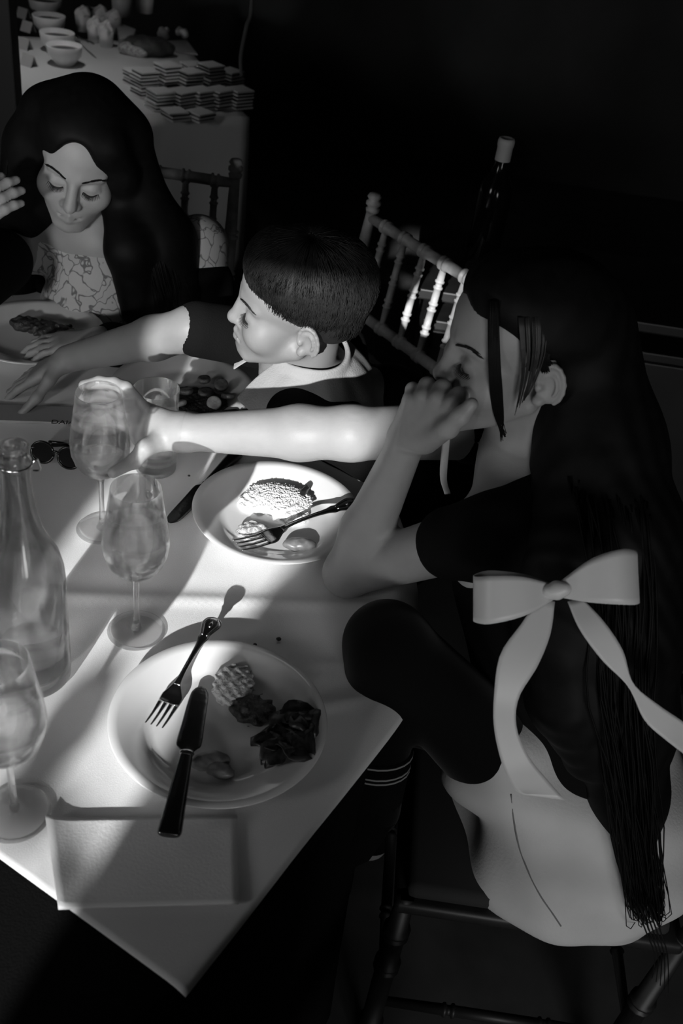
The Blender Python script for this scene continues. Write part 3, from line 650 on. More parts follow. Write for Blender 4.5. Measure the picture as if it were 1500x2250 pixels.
# ribbon bow in the hair
bw = empty('hair_bow', at(1222, 1296, 1.13)); tag(bw, 'white satin ribbon bow with long tails tied in the long dark hair', 'bow')
M_rib = mat('satin_ribbon', 0.52, 0.45, sheen=0.3, bump=0.05, bscale=90)
BC = np.array(bw.location)
def ribbon(name, centers, widths, material, nv=8, curl=0.0, th=.0012):
    """centers: list of (px, py, d); widths: list of (dx, dy) half-width in pixels"""
    A = spline([at(*c_) for c_ in centers], 28); W_ = spline([RT * w_[0] / FPX * c_[2] - UPV * w_[1] / FPX * c_[2] + FW * (w_[2] if len(w_) > 2 else 0) for w_, c_ in zip(widths, centers)], 28)
    vs, fs = [], []
    for i in range(28):
        for j in range(nv + 1):
            s_ = 2 * j / nv - 1; vs.append(A[i] + W_[i] * s_ - FW * curl * (1 - s_ * s_) - BC)
    for i in range(27):
        for j in range(nv): fs.append((i * (nv + 1) + j, i * (nv + 1) + j + 1, (i + 1) * (nv + 1) + j + 1, (i + 1) * (nv + 1) + j))
    o = mesh_obj(name, vs, fs, material, bw); md = o.modifiers.new('thick', 'SOLIDIFY'); md.thickness = th; md.offset = 0; return o
dB = 1.13
# each loop: goes out in front and comes back behind
ribbon('bow_loop', [(1215, 1300, dB), (1150, 1310, dB - .016), (1080, 1318, dB - .020), (1048, 1318, dB - .006), (1042, 1312, dB + .010), (1075, 1300, dB + .020), (1150, 1296, dB + .014), (1215, 1298, dB + .006)],
       [(3, 16), (2, 42), (0, 52), (0, 50), (0, 48), (0, 46), (0, 34), (0, 14)], M_rib)
ribbon('bow_loop', [(1230, 1296, dB), (1290, 1280, dB - .014), (1355, 1270, dB - .016), (1392, 1268, dB - .004), (1400, 1266, dB + .010), (1370, 1256, dB + .020), (1300, 1262, dB + .014), (1230, 1292, dB + .006)],
       [(-2, 16), (2, 42), (4, 56), (4, 58), (2, 52), (2, 48), (0, 34), (0, 14)], M_rib)
ribbon('bow_tail', [(1200, 1318, dB - .002), (1178, 1380, dB - .006), (1140, 1450, dB - .008), (1112, 1530, dB), (1110, 1600, dB + .02), (1132, 1670, dB + .04), (1165, 1722, dB + .05), (1195, 1752, dB + .055)],
       [(18, 4), (30, 12), (40, 12), (26, 4), (24, 0), (28, -8), (34, -10), (44, 6)], M_rib)
ribbon('bow_tail', [(1262, 1318, dB), (1300, 1375, dB - .004), (1345, 1440, dB + .005), (1385, 1505, dB + .02), (1430, 1565, dB + .035), (1480, 1605, dB + .045), (1540, 1650, dB + .05)],
       [(15, -4), (26, -8), (22, -10), (5, -4), (14, -16), (16, -20), (16, -20)], M_rib)
kf = Fig(); kf.frame((0, 0, 0)); kf.cone(at(1205, 1300, dB - .006) - BC, at(1240, 1294, dB - .006) - BC, .0068, .0068, .006); kf.cone(at(1222, 1288, dB - .003) - BC, at(1224, 1306, dB - .003) - BC, .0055, .0055, .01)
figure('bow_knot', kf, .002, M_rib, bw)
# ------------------------------------------------------------------ BOY leaning over the table
def hand(f, wrist, dirv, palmn, s_=1.0, spread=0.12, curl=0.3, thumb_side=1, r=.0085):
    """open relaxed hand: dirv along the fingers, palmn out of the palm"""
    x = unit(dirv); n_ = unit(np.array(palmn) - x * np.dot(palmn, x)); t = np.cross(n_, x) * thumb_side; wrist = np.array(wrist)
    lens = (.075, .085, .080, .064); off = (.030, .010, -.010, -.029)
    for i in range(4):
        k_ = wrist + x * (.085 - .004 * abs(i - 1)) * s_ + t * off[i] * s_; f.cone(wrist + x * .012 * s_ + t * off[i] * .4 * s_, k_, .016 * s_, .0115 * s_, .012)
        pts = [k_]; a = curl * .4; d0 = x * 1 + t * (1.5 - i) * spread * .5
        for j, l in enumerate((.45, .32, .23)):
            dd = unit(d0) * math.cos(a) + n_ * math.sin(a); pts.append(pts[-1] + dd * lens[i] * l * s_); a += curl
        rr = r * (1.0 if i < 3 else .88); f.chain(pts, [rr * 1.12 * s_, rr * s_, rr * .92 * s_, rr * .78 * s_], .004)
    b = wrist + x * .018 * s_ + t * .020 * s_
    f.chain([b, b + (x * .6 + t * .75 + n_ * .25) * .034 * s_, b + (x * .85 + t * .95 + n_ * .35) * .058 * s_, b + (x * 1.2 + t * .95 + n_ * .4) * .080 * s_], [.017 * s_, .0115 * s_, .0098 * s_, .0080 * s_], .008)
boy = empty('person', (0.12, 1.62, 0)); tag(boy, 'dark-haired boy with a wide pale collar leaning over the table', 'person')
bO = V(-0.111, 1.4118, 1.0236); bR = np.array([[-0.1781, -0.9834, 0.0332], [0.9494, -0.1807, -0.2567], [0.2585, -0.0142, 0.9659]]); bs = 0.96
b = Fig(); add_head(b, bO, bR, bs, 1.0); b.frame()
bNB = V(-0.108, 1.452, 0.888); bSL = V(0.045, 1.400, 0.800); bSR = V(-0.055, 1.575, 0.875); bCH = V(0.045, 1.50, 0.77); bPE = V(0.17, 1.64, 0.55)
b.cone(bO + bR @ V(0, -.02, -.07) * bs, bNB, .042, .046, .02); b.cone(bNB, bCH, .055, .10, .04); b.cone(bCH, bPE, .10, .11, .04)
b.cone(bNB, bSL, .042, .042, .03); b.cone(bNB, bSR, .042, .042, .03)
bER = at(425, 722, 1.640); bWR = at(150, 788, 1.800); bHA = at(50, 836, 1.85)
b.cone(bSR, bER, .040, .036, .02); b.cone(bER, lerp(bER, bWR, .3), .036, .035, .015); b.cone(lerp(bER, bWR, .3), bWR, .035, .0235, .015)
hand(b, bWR, bHA - bWR, (0, 0, -1), .85, .2, .12, -1, .0082)
bEL = at(650, 915, 1.60); bEW = at(745, 925, 1.63); b.cone(bSL, bEL, .040, .035, .02); b.cone(bEL, bEW, .035, .03, .02)
for sy in (-1, 1):
    hp_ = bPE + V(0, sy * .08, -.03); kn_ = V(-.02, 1.60 + sy * .09, .47) if False else V(.02, 1.66 + sy * .09, .30); b.cone(hp_, kn_, .07, .05, .02); b.cone(kn_, kn_ + V(.12, .05, -.24), .046, .03, .02); b.cone(kn_ + V(.12, .05, -.255), kn_ + V(.0, .03, -.27), .03, .024, .01)
child_of(figure('body', b, .0055, mat('boy_skin', .20, .5, var=.05, scale=30, sss=.15, spec=.35), None, fine=[(bO - V(.13, .12, .125), bO + V(.12, .12, .15), .0024), (bWR - V(.18, .10, .06), bWR + V(.03, .10, .05), .0026)]), boy)
child_of(multi_tubes('eyelash', lash_items(bO, bR, bs, -1) , M_lash), boy); child_of(multi_tubes('eyelash', lash_items(bO, bR, bs, 1), M_lash), boy)
child_of(multi_tubes('eyebrow', brow_items(bO, bR, bs, -1), M_hair_b), boy); child_of(multi_tubes('eyebrow', brow_items(bO, bR, bs, 1), M_hair_b), boy)
# black t-shirt
c = Fig(); c.cone(bNB + V(.09, .03, -.105), bCH, .070, .112, .04); c.cone(bCH, bPE, .115, .125, .04); c.cone(bNB + V(.09, -.01, -.10), bSL + V(0, 0, -.01), .045, .050, .03); c.cone(bNB + V(.05, .05, -.06), bSR, .05, .054, .03)
c.cone(bSL, bEL, .054, .047, .02); c.cone(bEL, bEW, .047, .043, .02); c.cone(bSR, lerp(bSR, bER, .97), .054, .045, .02)
child_of(figure('black_t_shirt', c, .005, M_black, None), boy)
tr = Fig()
for sy in (-1, 1):
    hp_ = bPE + V(0, sy * .08, -.03); kn_ = V(.02, 1.66 + sy * .09, .30); tr.cone(hp_, kn_, .08, .06, .02); tr.cone(kn_, kn_ + V(.12, .05, -.24), .056, .045, .02)
child_of(figure('trousers', tr, .007, M_black, None), boy)
# wide pale collar
M_collar = mat('pale_collar', 0.28, 0.85, bump=0.25, bscale=350)
ax_ = unit(bO + bR @ V(0, -.02, -.07) * bs - bNB); fx = V(-1, -.35, 0); fx = unit(fx - ax_ * (fx @ ax_)); sx_ = np.cross(ax_, fx); CC = bNB + ax_ * .034 + V(.012, -.004, 0)
def collar_sheet(name, th0, th1, n=64, m_=14, rtop=.053, width=.082, drop=.030, up=.034, tips=0.0):
    vs, fs = [], []
    for i in range(n + 1):
        th = th0 + (th1 - th0) * i / n; fr_e = max(0, math.cos(th)) ** 2
        for j in range(m_ + 1):
            t = j / m_; r = rtop + .004 * math.sin(min(1, t * 4) * math.pi) + width * (1 - .12 * fr_e) * max(0, t - .12) * 1.0
            hgt = up * (1 - 1.6 * fr_e * .35) + .010 * math.sin(min(1, t * 5) * math.pi) - drop * t - .020 * t * t + .0035 * math.sin(th * 7 + t * 3) * t + .002 * math.sin(th * 15 + 1) * t
            p = CC + (fx * math.cos(th) + sx_ * math.sin(th)) * r + ax_ * hgt + V(0, 0, -.020 * t * t); vs.append(p)
    for i in range(n):
        for j in range(m_): fs.append((i * (m_ + 1) + j, i * (m_ + 1) + j + 1, (i + 1) * (m_ + 1) + j + 1, (i + 1) * (m_ + 1) + j))
    o = mesh_obj(name, vs, fs, M_collar); md = o.modifiers.new('thick', 'SOLIDIFY'); md.thickness = .0025; md.offset = 1; sm = o.modifiers.new('sub', 'SUBSURF'); sm.levels = 1; sm.render_levels = 1; return o
child_of(collar_sheet('collar', .22, 2 * math.pi - .22), boy)
# hair cap and fringe
h = Fig().frame(bO, bR, bs)
h.ell((0, -.016, .058), (.0805, .101, .084), .02); h.ell((0, .032, .083), (.068, .058, .050), .02); h.ell((0, -.050, .012), (.070, .055, .055), .02)
h.ell((0, .088, .008), (.066, .066, .066), .01, True); h.ell((-.078, .030, -.012), (.03, .040, .040), .012, True); h.ell((.078, .030, -.012), (.03, .040, .040), .012, True)
h.ell((-.088, -.008, -.006), (.026, .026, .030), .008, True); h.ell((.088, -.008, -.006), (.026, .026, .030), .008, True); h.ell((0, -.03, -.07), (.09, .09, .045), .01, True)
child_of(figure('hair', h, .0035, M_hair_b, None), boy)
fr = Fig().frame(bO, bR, bs); it = []
HC = V(0, -.005, .05); EL_ = ((V(0, -.016, .058), V(.0805, .101, .084)), (V(0, .032, .083), V(.068, .058, .050)), (V(0, -.050, .012), V(.070, .055, .055)))
def cap(th, ph, lift=0.0):
    dv = V(math.sin(th) * math.sin(ph), math.sin(th) * math.cos(ph), math.cos(th)); best = .05
    for c_, r_ in EL_:
        o_ = (HC - c_) / r_; q = dv / r_; A, B_, C_ = q @ q, o_ @ q, o_ @ o_ - 1; D_ = B_ * B_ - A * C_
        if D_ > 0: best = max(best, (-B_ + math.sqrt(D_)) / A)
    return HC + dv * (best + lift)
for i in range(2600):
    ph = random.uniform(-math.pi, math.pi); a = abs(ph); end = np.interp(a, [0, .4, .8, 1.2, 1.5, 1.9, 2.6, 3.14], [1.42, 1.44, 1.50, 1.62, 1.72, 1.85, 2.1, 2.2]) + random.uniform(-.14, .08); t0 = random.uniform(.05, end * .8); tw = random.uniform(-.25, .35)
    pts = [fr.w(cap(t, ph + tw * (t - t0), .0012 + .004 * math.sin(2.4 * (t - t0)))) for t in np.linspace(t0, end, 7)]
    it.append((pts, np.linspace(.0010, .0003, 7)))
child_of(multi_tubes('hair_strands', it, M_hair_b, None, 3), boy)

# ------------------------------------------------------------------ WOMAN looking down, hand in her hair
wom = empty('person', (-0.55, 1.95, 0)); tag(wom, 'woman with long dark parted hair and floral top looking down', 'person')
wO = V(-0.5823, 1.8432, 1.0495); wR = np.array([[-0.9646, 0.1115, 0.2389], [-0.1788, -0.9426, -0.282], [0.1938, -0.3148, 0.9292]]); ws = 1.0
b = Fig(); add_head(b, wO, wR, ws, 0.0); b.frame()
wNB = V(wO[0] + .02, wO[1] + .05, wO[2] - .155); wSL = wNB + V(.195, .03, -.01); wSR = wNB + V(-.165, -.02, -.05); wCH = wNB + V(0, -.005, -.17); wPE = wNB + V(0.0, .13, -.48)
b.cone(wO + wR @ V(0, -.02, -.07) * ws, wNB, .048, .052, .02); b.cone(wNB + V(0, 0, -.03), wCH, .07, .115, .05); b.cone(wCH, wPE, .115, .13, .05)
b.cone(wNB + V(0, 0, -.02), wSL, .045, .05, .03); b.cone(wNB + V(0, 0, -.02), wSR, .045, .05, .03)
wEL = wSL + V(.06, -.12, -.22); wWL = V(wSL[0] - .12, 1.62, TZ + .05); b.cone(wSL, wEL, .047, .04, .02); b.cone(wEL, wWL, .04, .028, .02); hand(b, wWL, V(-.9, -.2, -.1), (0, 0, -1), .9, .1, .3, 1)
wER = at(-110, 660, 1.85); wWR = at(-115, 520, 1.85); b.cone(wSR, wER, .047, .04, .02); b.cone(wER, wWR, .04, .027, .02)
hand(b, wWR, at(25, 400, 1.875) - wWR, FW + V(.3, .2, 0), .95, .10, .22, -1, .0098)
for sx in (-1, 1): kq = wPE + V(sx * .10, -.40, -.02); b.cone(wPE + V(sx * .08, 0, -.02), kq, .08, .06, .02); b.cone(kq, kq + V(0, .05, -.40), .055, .035, .02); b.cone(kq + V(0, .05, -.42), kq + V(0, -.08, -.45), .035, .025, .02)
child_of(figure('body', b, .0065, M_skin, None, fine=[(wO - V(.13, .14, .14), wO + V(.13, .13, .14), .0026), (at(-20, 440, 1.86) - V(.10, .08, .09), at(-20, 440, 1.86) + V(.08, .08, .09), .0026)]), wom)
for sd in (-1, 1): child_of(multi_tubes('eyelash', lash_items(wO, wR, ws, sd), M_lash), wom); child_of(multi_tubes('eyebrow', brow_items(wO, wR, ws, sd), M_hair), wom)
# floral top
fm = bpy.data.materials.new('floral_print'); fm.use_nodes = True; nt = fm.node_tree; bs_ = nt.nodes['Principled BSDF']; tc = nt.nodes.new('ShaderNodeTexCoord'); vo = nt.nodes.new('ShaderNodeTexVoronoi'); vo.inputs['Scale'].default_value = 24; vo.feature = 'DISTANCE_TO_EDGE'
nz_ = nt.nodes.new('ShaderNodeTexNoise'); nz_.inputs['Scale'].default_value = 11; mx = nt.nodes.new('ShaderNodeMix'); mx.data_type = 'VECTOR'; mx.inputs[0].default_value = .12
nt.links.new(tc.outputs['Object'], mx.inputs[4]); nt.links.new(nz_.outputs['Color'], mx.inputs[5]); nt.links.new(mx.outputs[1], vo.inputs['Vector'])
rp = nt.nodes.new('ShaderNodeValToRGB'); rp.color_ramp.elements[0].color = (.18, .18, .18, 1); rp.color_ramp.elements[0].position = .02; rp.color_ramp.elements[1].color = (.55, .55, .55, 1); rp.color_ramp.elements[1].position = .05
nt.links.new(vo.outputs['Distance'], rp.inputs[0]); nt.links.new(rp.outputs[0], bs_.inputs['Base Color']); bs_.inputs['Roughness'].default_value = .8
c = Fig(); c.cone(wCH + V(0, -.012, .065), wCH + V(0, 0, -.02), .100, .124, .03); c.cone(wCH + V(0, 0, -.02), wPE, .124, .14, .04); c.cone(wNB + V(.07, -.01, -.045), wSL + V(0, -.005, .004), .050, .054, .02); c.cone(wNB + V(-.07, -.01, -.045), wSR, .050, .054, .02)
c.cone(wSL + V(0, -.005, .004), lerp(wSL, wEL, .30), .055, .053, .02)
child_of(figure('floral_top', c, .005, fm, None), wom)
c = Fig()
for s_, SH, ELB in ((1, wSL, wEL), (-1, wSR, wER)):
    c.cone(wNB + V(s_ * .10, .02, -.09), wPE + V(s_ * .09, 0, .05), .062, .085, .03); c.cone(lerp(SH, ELB, .30), ELB, .062, .056, .03)
c.cone(wEL, lerp(wEL, wWL, .9), .056, .042, .02); c.cone(wER, lerp(wER, wWR, .6), .056, .042, .02); c.cone(wNB + V(0, .06, -.08), wPE + V(0, .05, 0), .10, .12, .04)
child_of(figure('black_cardigan', c, .006, M_black, None), wom)
sk = Fig()
for sx in (-1, 1): kq = wPE + V(sx * .10, -.40, -.02); sk.cone(wPE + V(sx * .08, 0, -.02), kq, .10, .09, .06)
sk.ell(wPE + V(0, 0, -.03), (.19, .15, .12), .05); child_of(figure('skirt', sk, .008, M_black, None), wom)
# hair
h = Fig().frame(wO, wR, ws)
h.ell((0, -.018, .060), (.088, .106, .090), .02); h.ell((0, .020, .080), (.074, .070, .056), .02)
h.ell((-.002, .100, -.008), (.0585, .085, .072), .010, True); h.ell((.004, .108, .052), (.034, .060, .050), .016, True)
h.frame(); r_ = lambda *p: wO + wR @ (V(*p) * ws)
for s_ in (-1, 1):
    e1 = wO + V(.155, .01, -.14) if s_ > 0 else wO + V(-.14, .05, -.15)
    e2 = wO + V(.185, .0, -.26) if s_ > 0 else wO + V(-.17, .06, -.28)
    top = r_(-s_ * .068, -.03, .055); mid = r_(-s_ * .088, -.03, -.02)
    h.chain([top, mid, e1, e2, e2 + V(.0, -.01, -.16)], [.055, .052, .062, .060, .035], .03)
h.chain([r_(0, -.07, .02), wO + V(.02, .12, -.12), wO + V(.03, .14, -.30)], [.08, .09, .07], .03)
# lock sweeping down past the cheek
h.chain([r_(-.050, .050, .085), r_(-.078, .035, .02), r_(-.080, .020, -.05), wO + V(.105, -.05, -.14), wO + V(.12, -.04, -.27)], [.028, .026, .032, .045, .035], .02)
child_of(figure('hair', h, .0045, M_hair, None), wom)
it = []
for i in range(420):
    s_ = random.choice((-1, 1)); y0 = random.uniform(-.075, .055); e1 = wO + (V(.155, .01, -.14) if s_ > 0 else V(-.14, .05, -.15)); e2 = wO + (V(.185, .0, -.26) if s_ > 0 else V(-.17, .06, -.28)); rad = (.060, .064); ph_ = random.uniform(-2.4, .6)
    o1 = V(math.cos(ph_) * s_ * .6, math.sin(ph_), 0) * rad[1]
    p = [r_(-s_ * .055, y0, .135 - .25 * abs(y0)), r_(-s_ * .098, y0 * .8 - .01, .062), r_(-s_ * .128, y0 * .6 - .02, -.02), e1 + o1 * 1.02, e2 + o1 + V(*rng.normal(0, .006, 3)), e2 + o1 * .7 + V(0, -.01, -.16) + V(*rng.normal(0, .012, 3))]
    it.append((spline(p[2:], 18), np.linspace(.0012, .0006, 18)))
child_of(multi_tubes('hair_strands', it, M_hair, None, 3), wom)
# necklace, earring
frn = [wNB + V(.062 * math.cos(a), -.012 - .060 * math.sin(a) * 1.0, -.012 - .055 * max(0, math.sin(a))) for a in np.linspace(-.2, math.pi + .2, 30)]
ear = mesh_obj('earring', *tube_geo([r_(.079, .0, -.028), r_(.080, .0, -.033), r_(.079, .0, -.038)], [.002, .004, .002], 8), mat('pearl', .7, .2)); child_of(ear, wom)
# ------------------------------------------------------------------ floor lamp added out of view as fill for the woman
fl = empty('added_floor_lamp', (-0.87, -0.70, 0)); tag(fl, 'black floor lamp added out of view to light the woman', 'lamp')
v, f = lathe([(0, 0), (.14, 0), (.14, .015), (.02, .025), (0, .025)], 40); clean(mesh_obj('lamp_base', v, f, M_plastic, fl))
tube('lamp_pole', spline([(0, 0, .02), (0, 0, .6), (0, 0, 1.10), (.03, .05, 1.20)], 20), .009, M_plastic, fl, 10)
LT = Vector((-0.60, 1.82, 1.06)); LP = Vector((-0.80, -0.60, 1.30)); LD = (LT - LP).normalized()
v, f = lathe([(.02, -.02), (.035, -.01), (.10, .14), (.098, .141), (.033, -.005), (.018, -.015)], 36)
o = clean(mesh_obj('lamp_shade', v, f, M_plastic, fl)); o.rotation_euler = LD.to_track_quat('Z', 'Y').to_euler(); o.location = LP - Vector(fl.location)
ll = area('woman_fill', LP + LD * .10, LT, .12, .12, 0.5, 27); ll.data.shape = 'DISK'
ll.location = LP + LD * .10
# ------------------------------------------------------------------ chiavari chairs
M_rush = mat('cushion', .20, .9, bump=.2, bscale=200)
def turned(p0, p1, r, rings, n=10, name='spindle', parent=None, material=None):
    p0, p1 = np.array(p0, float), np.array(p1, float); L = np.linalg.norm(p1 - p0); ts = [0.0]; rs = [r * .8]
    for c_ in rings:
        e = .004 / L
        for dt, k in ((-2.6, 1.0), (-2.2, 1.28), (-1.2, 1.28), (-.8, .9), (.8, .9), (1.2, 1.28), (2.2, 1.28), (2.6, 1.0)): ts.append(c_ + dt * e); rs.append(r * k)
    ts.append(1.0); rs.append(r * .8); return tube(name, [p0 + (p1 - p0) * t for t in ts], rs, material or M_wood, parent, n)
def chiavari(loc, rz, label, M_wood=M_wood, M_rush=M_rush):
    e = empty('chiavari_chair', (loc[0], loc[1], 0)); tag(e, label, 'chair', 'turned-wood banquet chairs')
    # local: +y is the facing direction, back at -y
    W, Dp, SH = .19, .19, .45
    for s_ in (-1, 1):
        turned((s_ * W, Dp, 0), (s_ * W, Dp, SH), .016, (.2, .6, .8), 12, 'front_leg', e, M_wood); turned((s_ * W, -Dp, 0), (s_ * W, -Dp - .015, SH), .016, (.2, .6), 12, 'back_leg', e, M_wood)
        turned((s_ * W, -Dp - .015, SH), (s_ * W, -Dp - .075, .905), .0145, (.25, .5, .72), 12, 'back_post', e, M_wood)
        t = empty('tmp', (0, 0, 0)); bpy.data.objects.remove(t)
        v, f = lathe([(0, -.01), (.014, -.008), (.016, .0), (.011, .004), (.017, .010), (.017, .016), (.011, .020), (.016, .027), (.012, .034), (0, .036)], 20); o = clean(mesh_obj('finial', v, f, M_wood, e)); o.location = (s_ * W, -Dp - .078, .915)
        turned((s_ * W, Dp, .16), (s_ * W, -Dp, .16), .009, (.3, .7), 8, 'stretcher', e, M_wood)
    for y in (-Dp, Dp): turned((-W, y, .22), (W, y, .22), .009, (.3, .7), 8, 'stretcher', e, M_wood)
    def yb(z): return -Dp - .015 - .06 * (z - SH) / .455
    fr_ = [(i + .5) / 6 for i in range(6)]; fr_ = [.12, .30, .48, .66, .84]
    turned((-W, yb(.895), .895), (W, yb(.895), .895), .0125, fr_, 12, 'top_rail', e, M_wood); turned((-W, yb(.685), .685), (W, yb(.685), .685), .0125, fr_, 12, 'middle_rail', e, M_wood); turned((-W, yb(.60), .60), (W, yb(.60), .60), .011, (.3, .5, .7), 12, 'lower_rail', e, M_wood)
    for t in fr_: x = -W + 2 * W * t; turned((x, yb(.69), .69), (x, yb(.89), .89), .0082, (.28, .55, .8), 10, 'spindle', e, M_wood)
    bm = bmesh.new(); box(bm, (0, 0, SH - .012), (2 * W + .03, 2 * Dp + .03, .024), 0, .008); bm_obj('seat_frame', bm, M_wood, e, True)
    bm = bmesh.new(); box(bm, (0, .005, SH + .014), (2 * W + .01, 2 * Dp - .01, .028), 0, .012); bm_obj('cushion', bm, M_rush, e, True)
    e.rotation_euler = (0, 0, rz); return e
TL, TRr = on(812, 478, .895), on(1030, 614, .895); rd = unit((TRr - TL)[:2]); nrm = V(-rd[1], rd[0]); nrm = nrm if nrm[0] < 0 or True else nrm
# facing direction: towards the table centre
mid = TL[:2] + rd * .19; fc = V(-rd[1], rd[0]); fc = fc if fc @ (TC - mid) > 0 else -fc
rz = math.atan2(-fc[0], fc[1]); ctr = mid + fc * (.19 + .015 + .0575)
chiavari(ctr, rz, 'pale turned-wood banquet chair with empty spindle back behind the boy')
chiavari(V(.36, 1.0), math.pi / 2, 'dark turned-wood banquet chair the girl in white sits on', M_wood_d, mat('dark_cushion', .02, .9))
chiavari(V(-.55, 2.02), math.pi, 'turned-wood banquet chair the woman in the floral top sits on')
# ------------------------------------------------------------------ food
def lump(name, c, r, label, cat, material, seed=0, amp=.25, freq=9.0, res=.0022, group=None, rot=None, extra=None):
    c = np.array(c, float); f_ = Fig(); f_.ell((0, 0, 0), r, .01, False, rot)
    if extra:
        for q, rr in extra: f_.ell(q, rr, .012)
    ph = rng.uniform(0, 6.28, 12); fr2 = rng.uniform(.6, 1.6, 12) * freq / min(r) / 3
    def dsp(X, Y, Z):
        s_ = 0
        for i in range(4): s_ = s_ + np.sin(fr2[i] * X + ph[i] + np.sin(fr2[i + 4] * Y + ph[i + 4])) * np.cos(fr2[i + 8] * (Y + Z) + ph[i + 8])
        return s_ * amp * min(r) * .25
    o = figure(name, f_, res, material, None, disp=dsp); o.location = c; tag(o, label, cat, group); return o
M_mash = mat('mash', .72, .8, var=.12, scale=140, bump=.8, bscale=350); M_meat = mat('stewed_meat', .035, .45, var=.5, scale=90, bump=.8, bscale=200); M_fish = mat('herb_crust', .42, .6, var=.6, scale=220, bump=.8, bscale=220)
M_veg = mat('roast_vegetable', .10, .4, var=.4, scale=110, bump=.4, bscale=200); M_veg_l = mat('roast_vegetable_pale', .30, .45, var=.3, scale=150); M_green = mat('dark_salad', .02, .4, var=.5, scale=120); M_carrot = mat('carrot', .14, .35, var=.3, scale=90); M_grain = mat('rice_grain', .75, .7)
# near plate
lump('potato_mash', on(512, 1505, PZ + .008), (.026, .034, .013), 'crumbly pale mash mound in the middle of the near plate', 'mash', M_mash, amp=.5, freq=12)
lump('stew_meat', on(555, 1560, PZ + .006), (.030, .022, .012), 'dark stewed meat chunk touching the mash on the near plate', 'meat', M_meat, amp=.45)
lump('carrot_piece', on(462, 1672, PZ + .006), (.024, .012, .011), 'dark roasted wedge below the knife on the near plate', 'vegetable', M_carrot, amp=.15, rot=rotz(.3))
lump('carrot_piece', on(480, 1690, PZ + .005), (.020, .011, .009), 'second dark roasted wedge at the bottom of the near plate', 'vegetable', M_carrot, amp=.2, rot=rotz(-.3))
def salad_leaf(c, L, W, a, label, k=0):
    vs, fs = [], []; n, m_ = 10, 6; c = np.array(c, float)
    for i in range(n):
        t = i / (n - 1); w_ = W * math.sin(math.pi * (t * .9 + .05)) ** .7 * (1 + .2 * math.sin(9 * t + k))
        for j in range(m_):
            s_ = 2 * j / (m_ - 1) - 1; x, y = (t - .5) * L, s_ * w_; z = .006 + .012 * (1 - (2 * t - 1) ** 2) * (.4 + .6 * abs(math.sin(k + 2.0))) + .004 * math.sin(7 * t + 5 * s_ + k) + .003 * abs(s_)
            vs.append((c[0] + x * math.cos(a) - y * math.sin(a), c[1] + x * math.sin(a) + y * math.cos(a), c[2] + z))
    for i in range(n - 1):
        for j in range(m_ - 1): fs.append((i * m_ + j, i * m_ + j + 1, (i + 1) * m_ + j + 1, (i + 1) * m_ + j))
    o = mesh_obj('salad_leaf', vs, fs, M_green); md = o.modifiers.new('thick', 'SOLIDIFY'); md.thickness = .0012; md.offset = 1; tag(o, label, 'leaf', 'dark salad leaves on the near plate'); return o
for i, (px, py, L, W, a, w_) in enumerate(((655, 1585, .050, .018, .5, 'topmost'), (620, 1610, .060, .020, 1.4, 'upper'), (668, 1605, .045, .018, 2.2, 'right-hand'), (600, 1640, .055, .018, .2, 'left-hand'), (640, 1650, .060, .022, 2.7, 'lower'), (610, 1665, .050, .018, 1.0, 'bottom left'), (655, 1630, .050, .017, 1.8, 'middle'))):
    salad_leaf(on(px, py, PZ + .006), L, W, a, 'dark salad leaf, %s of the heap on the near plate' % w_, i * 1.3)
# grains on the mash
def rice_cover(name, items, parent_label, cat):
    it = []
    for c_, r in items:
        a = random.uniform(0, 6.28); b_ = random.uniform(-.5, .5); dv = V(math.cos(a) * math.cos(b_), math.sin(a) * math.cos(b_), math.sin(b_)) * .0034; it.append(([c_ - dv, c_ - dv * .5, c_ + dv * .5, c_ + dv], [.0004, .0012, .0012, .0004]))
    o = multi_tubes(name, it, M_grain, None, 5); tag(o, parent_label, cat, None, 'stuff'); return o
# mid plate
MC = on(612, 1098, PZ + .006); lump('rice_mound', MC, (.052, .036, .013), 'large white rice mound on the plate by the elbow', 'rice', M_mash, amp=.35, freq=10, extra=[((-.035, -.015, -.003), (.028, .024, .010)), ((.03, -.03, -.004), (.022, .024, .009))])
it = []
for i in range(700):
    a = random.uniform(0, 6.28); q = math.sqrt(random.random()); x, y = q * .054 * math.cos(a), q * .038 * math.sin(a); it.append((MC + V(x, y, .013 * math.sqrt(max(0, 1 - q * q)) + .001), 0))
rice_cover('rice_grains', it, 'loose white rice grains covering the rice mound', 'rice')
lump('fish_fillet', on(556, 1166, PZ + .006), (.026, .018, .012), 'herb-speckled piece of fish beside the rice', 'fish', M_fish, amp=.3, rot=rotz(.4))
lump('carrot_piece', on(658, 1196, PZ + .007), (.026, .012, .010), 'glossy dark vegetable slice below the fork on the plate with rice', 'vegetable', M_carrot, amp=.15, rot=rotz(.2))
lump('carrot_piece', on(668, 1080, PZ + .016), (.006, .018, .006), 'dark herb sprig standing against the rice mound', 'vegetable', M_green, amp=.3, rot=rotz(-.25))
